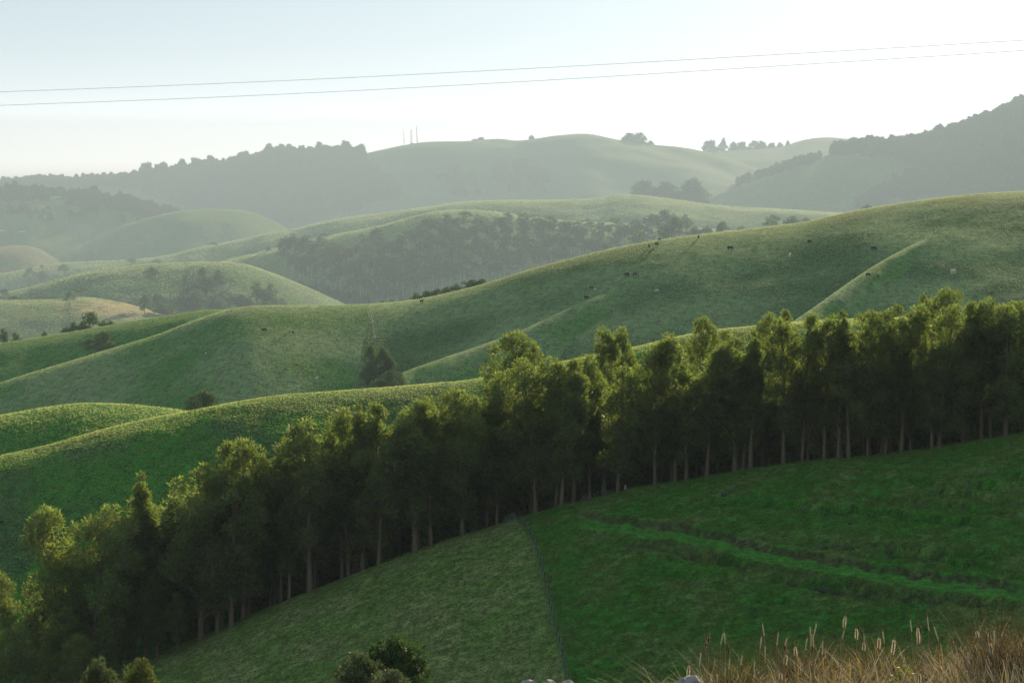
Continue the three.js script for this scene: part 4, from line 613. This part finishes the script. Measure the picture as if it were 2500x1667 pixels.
// ------------------------------------------------------------------ the foreground: bushes, rushes, cattails, dry reeds, stones
const BUSHD = leaf('bush_leaf_dark', [0.05, 0.1, 0.018], { clearcoat: 0.15 }), BUSHY = leaf('bush_leaf_yellow', [0.13, 0.17, 0.03], { clearcoat: 0.15 }), BUSHO = leaf('bush_leaf_olive', [0.10, 0.14, 0.05], { clearcoat: 0.15 });
const bushKinds = [0, 1, 2].map((i) => makeTree({ seed: 600 + i, H: 2, base: 0.02, env: 'dome', R: 1, n: 16, r: 0.4, sub: 7, perClump: 150, leaf: 0.07, leafW: 0.034, flat: 0.9, rise: 0.25, trunk: 0.04, limbEvery: 8 }));
for (const [px, top, w, D, k, m, label] of [[235, 1604, 135, 41, 0, BUSHO, 'dark green bush at the bottom left, left one of two'], [335, 1602, 130, 39, 1, BUSHY, 'yellow-green bush at the bottom left, right one of two'], [965, 1543, 240, 41, 2, BUSHD, 'dense dark green bush at the bottom edge left of centre'], [878, 1588, 190, 38.5, 0, BUSHO, 'olive grey bush in front of the dense dark one, to its left'], [955, 1628, 170, 37, 1, BUSHO, 'low olive bush at the bottom edge below the dense dark one']]) {
  const p = at(px, top, D), y = ground(p.x, p.z), H = p.y - y; plant('bush', bushKinds[k], V(p.x, y, p.z), H, { wide: (w * D / F) / H, leafMat: m, label, category: 'bush' });
}
// thin stems: each a narrow three-sided blade, bent
function stems(list) {                                             // [foot, tip, width, bend]
  const pos = [], col = [];
  for (const [a, b, w, bend, c] of list) {
    const n = 4, d = b.clone().sub(a), s = V(d.z, 0, -d.x); if (s.length() < 1e-4) s.set(1, 0, 0); s.normalize().lerp(V(rnd() - 0.5, 0, rnd() - 0.5).normalize(), 0.7).normalize();
    let p0 = a.clone(), w0 = w;
    for (let i = 1; i <= n; i++) {
      const t = i / n, p1 = a.clone().lerp(b, t).add(V(bend.x * t * t, bend.y * t * t, bend.z * t * t)), w1 = w * (1 - 0.85 * t);
      const q = [p0.clone().addScaledVector(s, -w0), p0.clone().addScaledVector(s, w0), p1.clone().addScaledVector(s, w1), p1.clone().addScaledVector(s, -w1)];
      for (const k of [0, 1, 2, 0, 2, 3]) { pos.push(q[k].x, q[k].y, q[k].z); col.push(...c); }
      p0 = p1; w0 = w1;
    }
  }
  const g = new THREE.BufferGeometry(); g.setAttribute('position', new THREE.Float32BufferAttribute(pos, 3)); g.setAttribute('color', new THREE.Float32BufferAttribute(col, 3)); g.computeVertexNormals(); return g;
}
const STEMM = leaf('rush_stem', [1, 1, 1], { transmission: 0.45, clearcoat: 0.5, clearcoatRoughness: 0.35 });
const fgPoint = (px, D) => { const l = look(px, 1660), x = Math.sin(l.az) * D, z = -Math.cos(l.az) * D; return V(x, ground(x, z), z); };
function rush(px, D, n, height, spread, rgb, label, name = 'rush_tuft', category = 'rushes', lean = 0) {
  const p = fgPoint(px, D), t = thing(name, p), list = [];
  for (let i = 0; i < n; i++) {
    const a = rnd() * 6.3, r = 0.1 * spread * Math.sqrt(rnd()), h = height * (0.5 + 0.5 * Math.sqrt(rnd())), o = spread * (rnd() - 0.5) * 1.3 + lean * h, v = 0.6 + 0.8 * rnd();
    list.push([V(Math.cos(a) * r, -0.05, Math.sin(a) * r), V(Math.cos(a) * r + o * 0.7, h * 0.98, Math.sin(a) * r * 2 + spread * (rnd() - 0.5) * 0.6), (category === 'broom' ? 1.6 : 1) * (0.0026 + 0.002 * rnd()), V(o * 0.45, -0.05 * h * rnd(), 0), rgb.map((c) => c * v)]);
  }
  mesh('stems', stems(list), STEMM, t);
  if (category === 'broom') {
    const tw = []; for (let i = 0; i < 520; i++) { const f = list[Math.floor(rnd() * list.length)], u = 0.35 + 0.6 * rnd(), a = f[0].clone().lerp(f[1], u), v = 0.6 + 0.7 * rnd(); tw.push([a, a.clone().add(V((rnd() - 0.4) * 0.09, 0.03 + 0.09 * rnd(), (rnd() - 0.5) * 0.08)), 0.002, V(0, 0, 0), rgb.map((c) => c * v)]); }
    mesh('twigs', stems(tw), STEMM, t);
    const pods = []; for (let i = 0; i < 260; i++) { const f = list[Math.floor(rnd() * list.length)], u = 0.3 + 0.7 * rnd(), a = f[0].clone().lerp(f[1], u); pods.push([a, a.clone().add(V(0.012 * (rnd() - 0.5), 0.014, 0)), 0.004, V(0, 0, 0), [0.4, 0.26, 0.06]]); }
    mesh('seed_pods', stems(pods), STEMM, t);
  }
  return tag(t, label, category);
}
const OLIVE = [0.065, 0.07, 0.014], RUST = [0.075, 0.05, 0.016], GOLD = [0.34, 0.27, 0.06];
rush(1790, 23.5, 420, 0.95, 1.0, OLIVE, 'wide fan of thin green rushes at the left end of the reeds');
rush(1715, 22.5, 60, 0.85, 1.3, [0.4, 0.36, 0.2], 'sparse pale rush tuft leaning to the left at the left end of the reeds', 'rush_tuft', 'rushes', -0.5);
rush(1950, 24, 300, 0.9, 0.7, [0.08, 0.055, 0.014], 'dense brown rush tuft with a dark heart left of the tallest cattail');
rush(2090, 24.5, 260, 0.9, 0.8, [0.085, 0.06, 0.016], 'brownish rush tuft behind the middle of the reeds');
rush(2210, 24, 320, 0.86, 0.8, OLIVE, 'green rush tuft behind the yellow-leaved weed');
rush(2320, 24.5, 300, 0.84, 0.9, OLIVE, 'low green rush tuft left of the tall dark broom');
rush(2440, 23.2, 200, 1.35, 0.9, RUST, 'tall dark twiggy broom at the right edge', 'broom_shrub', 'broom', -0.12);
rush(2500, 22.6, 170, 1.3, 0.7, RUST, 'second dark twiggy broom cut by the right edge', 'broom_shrub', 'broom', -0.05);
rush(1062, 20, 90, 0.6, 0.62, GOLD, 'golden rush tuft in front of the dense dark bush');
rush(1010, 20, 16, 0.5, 0.8, [0.45, 0.4, 0.25], 'few pale dry stalks left of the golden rush tuft', 'dry_stalks', 'stalks', -0.4);
rush(520, 20, 14, 0.42, 1.1, [0.42, 0.36, 0.24], 'few bent dry stalks at the bottom edge on the left', 'dry_stalks', 'stalks', 0.3);
rush(1830, 21.8, 80, 0.62, 0.5, [0.3, 0.2, 0.06], 'short straw-brown rush tuft at the foot of the green fan');
// dry reed leaves: a mass nobody could count
{
  const shape = (seed) => { const rr = rng(seed), n = 5, pos = []; let a = V(0, -0.1, 0), w0 = 0.012; const bx = (rr() - 0.5) * 0.9, fall = rr() < 0.45 ? 0.55 * rr() : 0.08; for (let i = 1; i <= n; i++) { const t = i / n, b = V(bx * t * t, t - fall * t ** 4, (rr() - 0.5) * 0.03), w1 = 0.012 * (1 - t) + 0.0015, q = [a.clone().add(V(-w0, 0, 0)), a.clone().add(V(w0, 0, 0)), b.clone().add(V(w1, 0, 0)), b.clone().add(V(-w1, 0, 0))]; for (const k of [0, 1, 2, 0, 2, 3]) pos.push(q[k].x, q[k].y, q[k].z); a = b; w0 = w1; } const g = new THREE.BufferGeometry(); g.setAttribute('position', new THREE.Float32BufferAttribute(pos, 3)); g.computeVertexNormals(); return g; };
  const mat = new THREE.MeshPhysicalMaterial({ color: 0xffffff, side: THREE.DoubleSide, roughness: 0.85, transmission: 0.35, thickness: 0, clearcoat: 0.3, clearcoatRoughness: 0.5 }); mat.name = 'dry_reed';
  const TONES = [[0.47, 0.38, 0.24], [0.42, 0.35, 0.26], [0.38, 0.27, 0.08], [0.52, 0.45, 0.30], [0.20, 0.16, 0.05], [0.42, 0.30, 0.12], [0.13, 0.14, 0.04]];
  for (let v = 0; v < 4; v++) {
    const n = 3600, o = new THREE.InstancedMesh(shape(40 + v), mat, n), m = new THREE.Matrix4(), q = new THREE.Quaternion(), e = new THREE.Euler(), c = new THREE.Color();
    for (let i = 0; i < n; i++) {
      let px = 0, D = 21; for (let q = 0; q < 9; q++) { px = 1580 + 1000 * Math.pow(rnd(), 0.8); D = 20.2 + 4.6 * rnd(); if (N3(px / 28, D * 1.1) > rnd() * 0.9 - 0.45) break; } const p = fgPoint(px, D), dense = smooth(1600, 1950, px), h = (0.25 + 0.48 * Math.pow(rnd(), 1.4)) * lerp(0.55, 1, dense) * (1 + 0.3 * smooth(2150, 2500, px)) * (1 + 0.18 * N2(px / 60, D));
      e.set((rnd() - 0.5) * 0.35, rnd() * 6.3, (rnd() - 0.5) * 0.6); m.compose(p, q.setFromEuler(e), V(1, h, 1)); o.setMatrixAt(i, m);
      const t = TONES[Math.floor(rnd() * 7)], k = 0.7 + 0.6 * rnd(); o.setColorAt(i, c.setRGB(t[0] * k, t[1] * k, t[2] * k));
    }
    o.name = numbered('reed_leaves'); o.castShadow = o.receiveShadow = true; scene.add(o); tag(o, ['tan dry reed leaves filling the bottom right corner', 'bent dry reed leaves of the bottom right corner', 'drooping dry reed leaves in the bottom right corner', 'upright dry reed leaves in the bottom right corner'][v], 'reeds', null, 'stuff');
  }
}
// cattails: [column, row of the middle of the head, head length in px, tilt, kind]; kinds: 0 slim pale, 1 dark with pale down, 2 swollen and fluffy, 3 dark
{
  const pale = plain('cattail_down', [0.62, 0.5, 0.36], { side: THREE.DoubleSide, roughness: 1 }), dark = plain('cattail_brown', [0.10, 0.055, 0.03], { roughness: 1 }), tanM = new THREE.MeshPhysicalMaterial({ color: new THREE.Color().setRGB(0.56, 0.46, 0.27), roughness: 1, sheen: 1, sheenRoughness: 0.45, sheenColor: new THREE.Color().setRGB(0.95, 0.85, 0.65) }), brownD = plain('cattail_core', [0.2, 0.14, 0.07], { roughness: 1 }), stalk = plain('dry_stalk', [0.33, 0.2, 0.09]);
  const down = new THREE.MeshPhysicalMaterial({ color: new THREE.Color().setRGB(0.85, 0.76, 0.6), side: THREE.DoubleSide, roughness: 0.92, transmission: 0.6, thickness: 0 }); down.name = 'cattail_fluff';
  const core = (r0, wob, seed) => { const rr = rng(seed), n = 10, p = [new THREE.Vector2(0.0005, 0)]; for (let i = 0; i <= n; i++) { const t = i / n; p.push(new THREE.Vector2(r0 * (0.55 + 0.45 * Math.sin(Math.PI * clamp(0.12 + 0.8 * t))) * (1 + wob * (rr() - 0.5)), t)); } p.push(new THREE.Vector2(0.0005, 1.01)); return new THREE.LatheGeometry(p, 9); };
  const fluff = (r0, n, seed, bulge) => { const rr = rng(seed), pos = []; for (let i = 0; i < n; i++) { const t = rr(), a = rr() * 6.3, r = r0 * (0.6 + bulge * Math.sin(Math.PI * t) * (0.6 + 0.4 * Math.sin(a * 2 + seed))), l = r0 * (0.5 + 0.9 * rr()), w = 0.0016, c = Math.cos(a), s = Math.sin(a); pos.push(c * r * 0.6 - s * w, t, s * r * 0.6 + c * w, c * r * 0.6 + s * w, t + 0.02, s * r * 0.6 - c * w, c * (r + l), t + (rr() - 0.5) * 0.12, s * (r + l)); } const g = new THREE.BufferGeometry(); g.setAttribute('position', new THREE.Float32BufferAttribute(pos, 3)); g.computeVertexNormals(); return g; };
  const K = [0, 1].map((v) => [[core(0.009, 0.3, 50 + v), fluff(0.008, 70, 60 + v, 0.4), tanM], [core(0.013, 0.3, 52 + v), fluff(0.010, 200, 62 + v, 0.6), dark], [core(0.013, 0.4, 54 + v), fluff(0.013, 460, 64 + v, 0.7), brownD], [core(0.014, 0.15, 56 + v), fluff(0.013, 40, 66 + v, 0.2), dark]]);
  const WORD = ['slim tan', 'dark brown, pale-edged', 'fluffy white swollen', 'dark brown'];
  const LIST = [[1681, 1642, 34, 0.1, 2], [1723, 1571, 20, -0.1, 1], [1731, 1558, 26, 0.05, 1], [1763, 1559, 28, 0.22, 0], [1770, 1558, 28, -0.08, 0], [1779, 1584, 26, -0.15, 3], [1710, 1609, 33, 0.12, 0], [1781, 1621, 26, 0.05, 0], [1811, 1612, 26, 0.2, 0], [1858, 1569, 30, 0.12, 0], [1864, 1537, 30, -0.15, 0], [1868, 1596, 42, 0, 0], [1899, 1560, 32, 0.12, 0], [1919, 1568, 24, 0.3, 0], [1917, 1581, 12, 0.1, 3], [1919, 1611, 24, 0.1, 2], [1943, 1590, 22, -0.1, 2], [1969, 1573, 30, 0.15, 0], [1979, 1541, 22, 0, 0], [1991, 1537, 30, 0.22, 0], [1981, 1563, 30, 0.03, 0], [1986, 1565, 30, -0.03, 0], [1985, 1583, 14, 0, 3], [2009, 1582, 34, 0.03, 0], [2063, 1519, 28, 0.12, 2], [2059, 1550, 20, 0.25, 0], [2092, 1548, 26, 0, 2], [2110, 1579, 18, 0, 2], [2105, 1545, 20, -0.35, 3], [2110, 1561, 22, -0.05, 0], [2147, 1571, 26, 0.02, 2], [2158, 1556, 30, -0.12, 0], [2182, 1580, 36, 0.1, 2], [2225, 1528, 28, -0.1, 0], [2243, 1552, 36, -0.05, 2], [2248, 1536, 22, -0.2, 3], [2267, 1523, 34, -0.12, 0], [2287, 1547, 36, -0.3, 0], [2387, 1549, 16, -0.2, 2], [2412, 1543, 18, 0.15, 2], [2429, 1556, 34, 0, 0], [2414, 1586, 34, 0.12, 2], [2421, 1588, 34, -0.15, 2], [2375, 1597, 32, 0.05, 0], [2365, 1605, 24, -0.1, 0], [1907, 1652, 18, 0, 2], [2246, 1656, 22, -0.1, 2], [2300, 1660, 22, 0.05, 2], [2044, 1652, 18, 0, 2], [1842, 1635, 40, 0.02, 0], [1752, 1655, 20, 0, 0], [1745, 1618, 14, 0, 0], [2205, 1664, 16, 0.1, 2], [1771, 1640, 24, 0.03, 0]].sort((a, b) => a[0] - b[0]);
  const seen = [0, 0, 0, 0];
  LIST.forEach(([px, py, len, tilt, k], i) => {
    const D = 21 + 2.6 * rnd(), L = len * D / F, head = at(px + tilt * len / 2, py - len / 2, D), low = at(px - tilt * len / 2, py + len / 2, D), foot = fgPoint(px - tilt * 60 + 14 * (rnd() - 0.5), D + 0.1 * (rnd() - 0.5)), t = thing('cattail', foot);
    const a = low.clone().sub(foot), b = head.clone().sub(foot), dir = b.clone().sub(a).normalize();
    mesh('stem', mergeGeometries(limb(V(0, -0.05, 0), a, 0.005, 0.0035, 5)), stalk, t);
    const set = K[i % 2][k], q = new THREE.Quaternion().setFromUnitVectors(V(0, 1, 0), dir);
    const h = mesh('seed_head', set[0], set[2], t); h.position.copy(a); h.quaternion.copy(q); h.scale.set(0.8, L, 0.8);
    const f = mesh('down', set[1], down, h);
    mesh('spike', mergeGeometries(limb(b, b.clone().addScaledVector(dir, 0.05 + 0.05 * rnd()), 0.0025, 0.001, 4)), stalk, t);
    seen[k]++;
    tag(t, ord(seen[k]) + ' ' + WORD[k] + ' cattail head counted from the left among the reeds', 'cattail', 'cattails of the bottom right corner');
  });
}
{ // a leafy weed with yellow-green leaves
  const w = makeTree({ seed: 700, H: 0.75, base: 0.35, env: 'dome', R: 0.22, n: 7, r: 0.09, sub: 3, perClump: 9, leaf: 0.035, leafW: 0.022, trunk: 0.006, limbEvery: 3 });
  plant('weed', w, fgPoint(2196, 22.4), 0.74, { leafMat: leaf('weed_leaf', [0.15, 0.2, 0.03]), label: 'yellow-green leafy weed among the reeds', category: 'weed' });
}
for (const [px, top, r, label] of [[1684, 1652, 0.14, 'large grey stone at the left end of the reeds'], [1290, 1660, 0.085, 'small grey stone at the bottom edge, leftmost of three'], [1342, 1661, 0.08, 'small grey stone at the bottom edge, middle of three'], [1384, 1663, 0.085, 'small grey stone at the bottom edge, rightmost of three']]) {
  const p = fgPoint(px, 21.4), y = at(px, top, 21.4).y, o = mesh('stone', boulder(px, r, 3), ROCKM, scene); o.position.set(p.x, y - r * 0.75, p.z); tag(o, label, 'stone');
}
renderer.render(scene, camera);
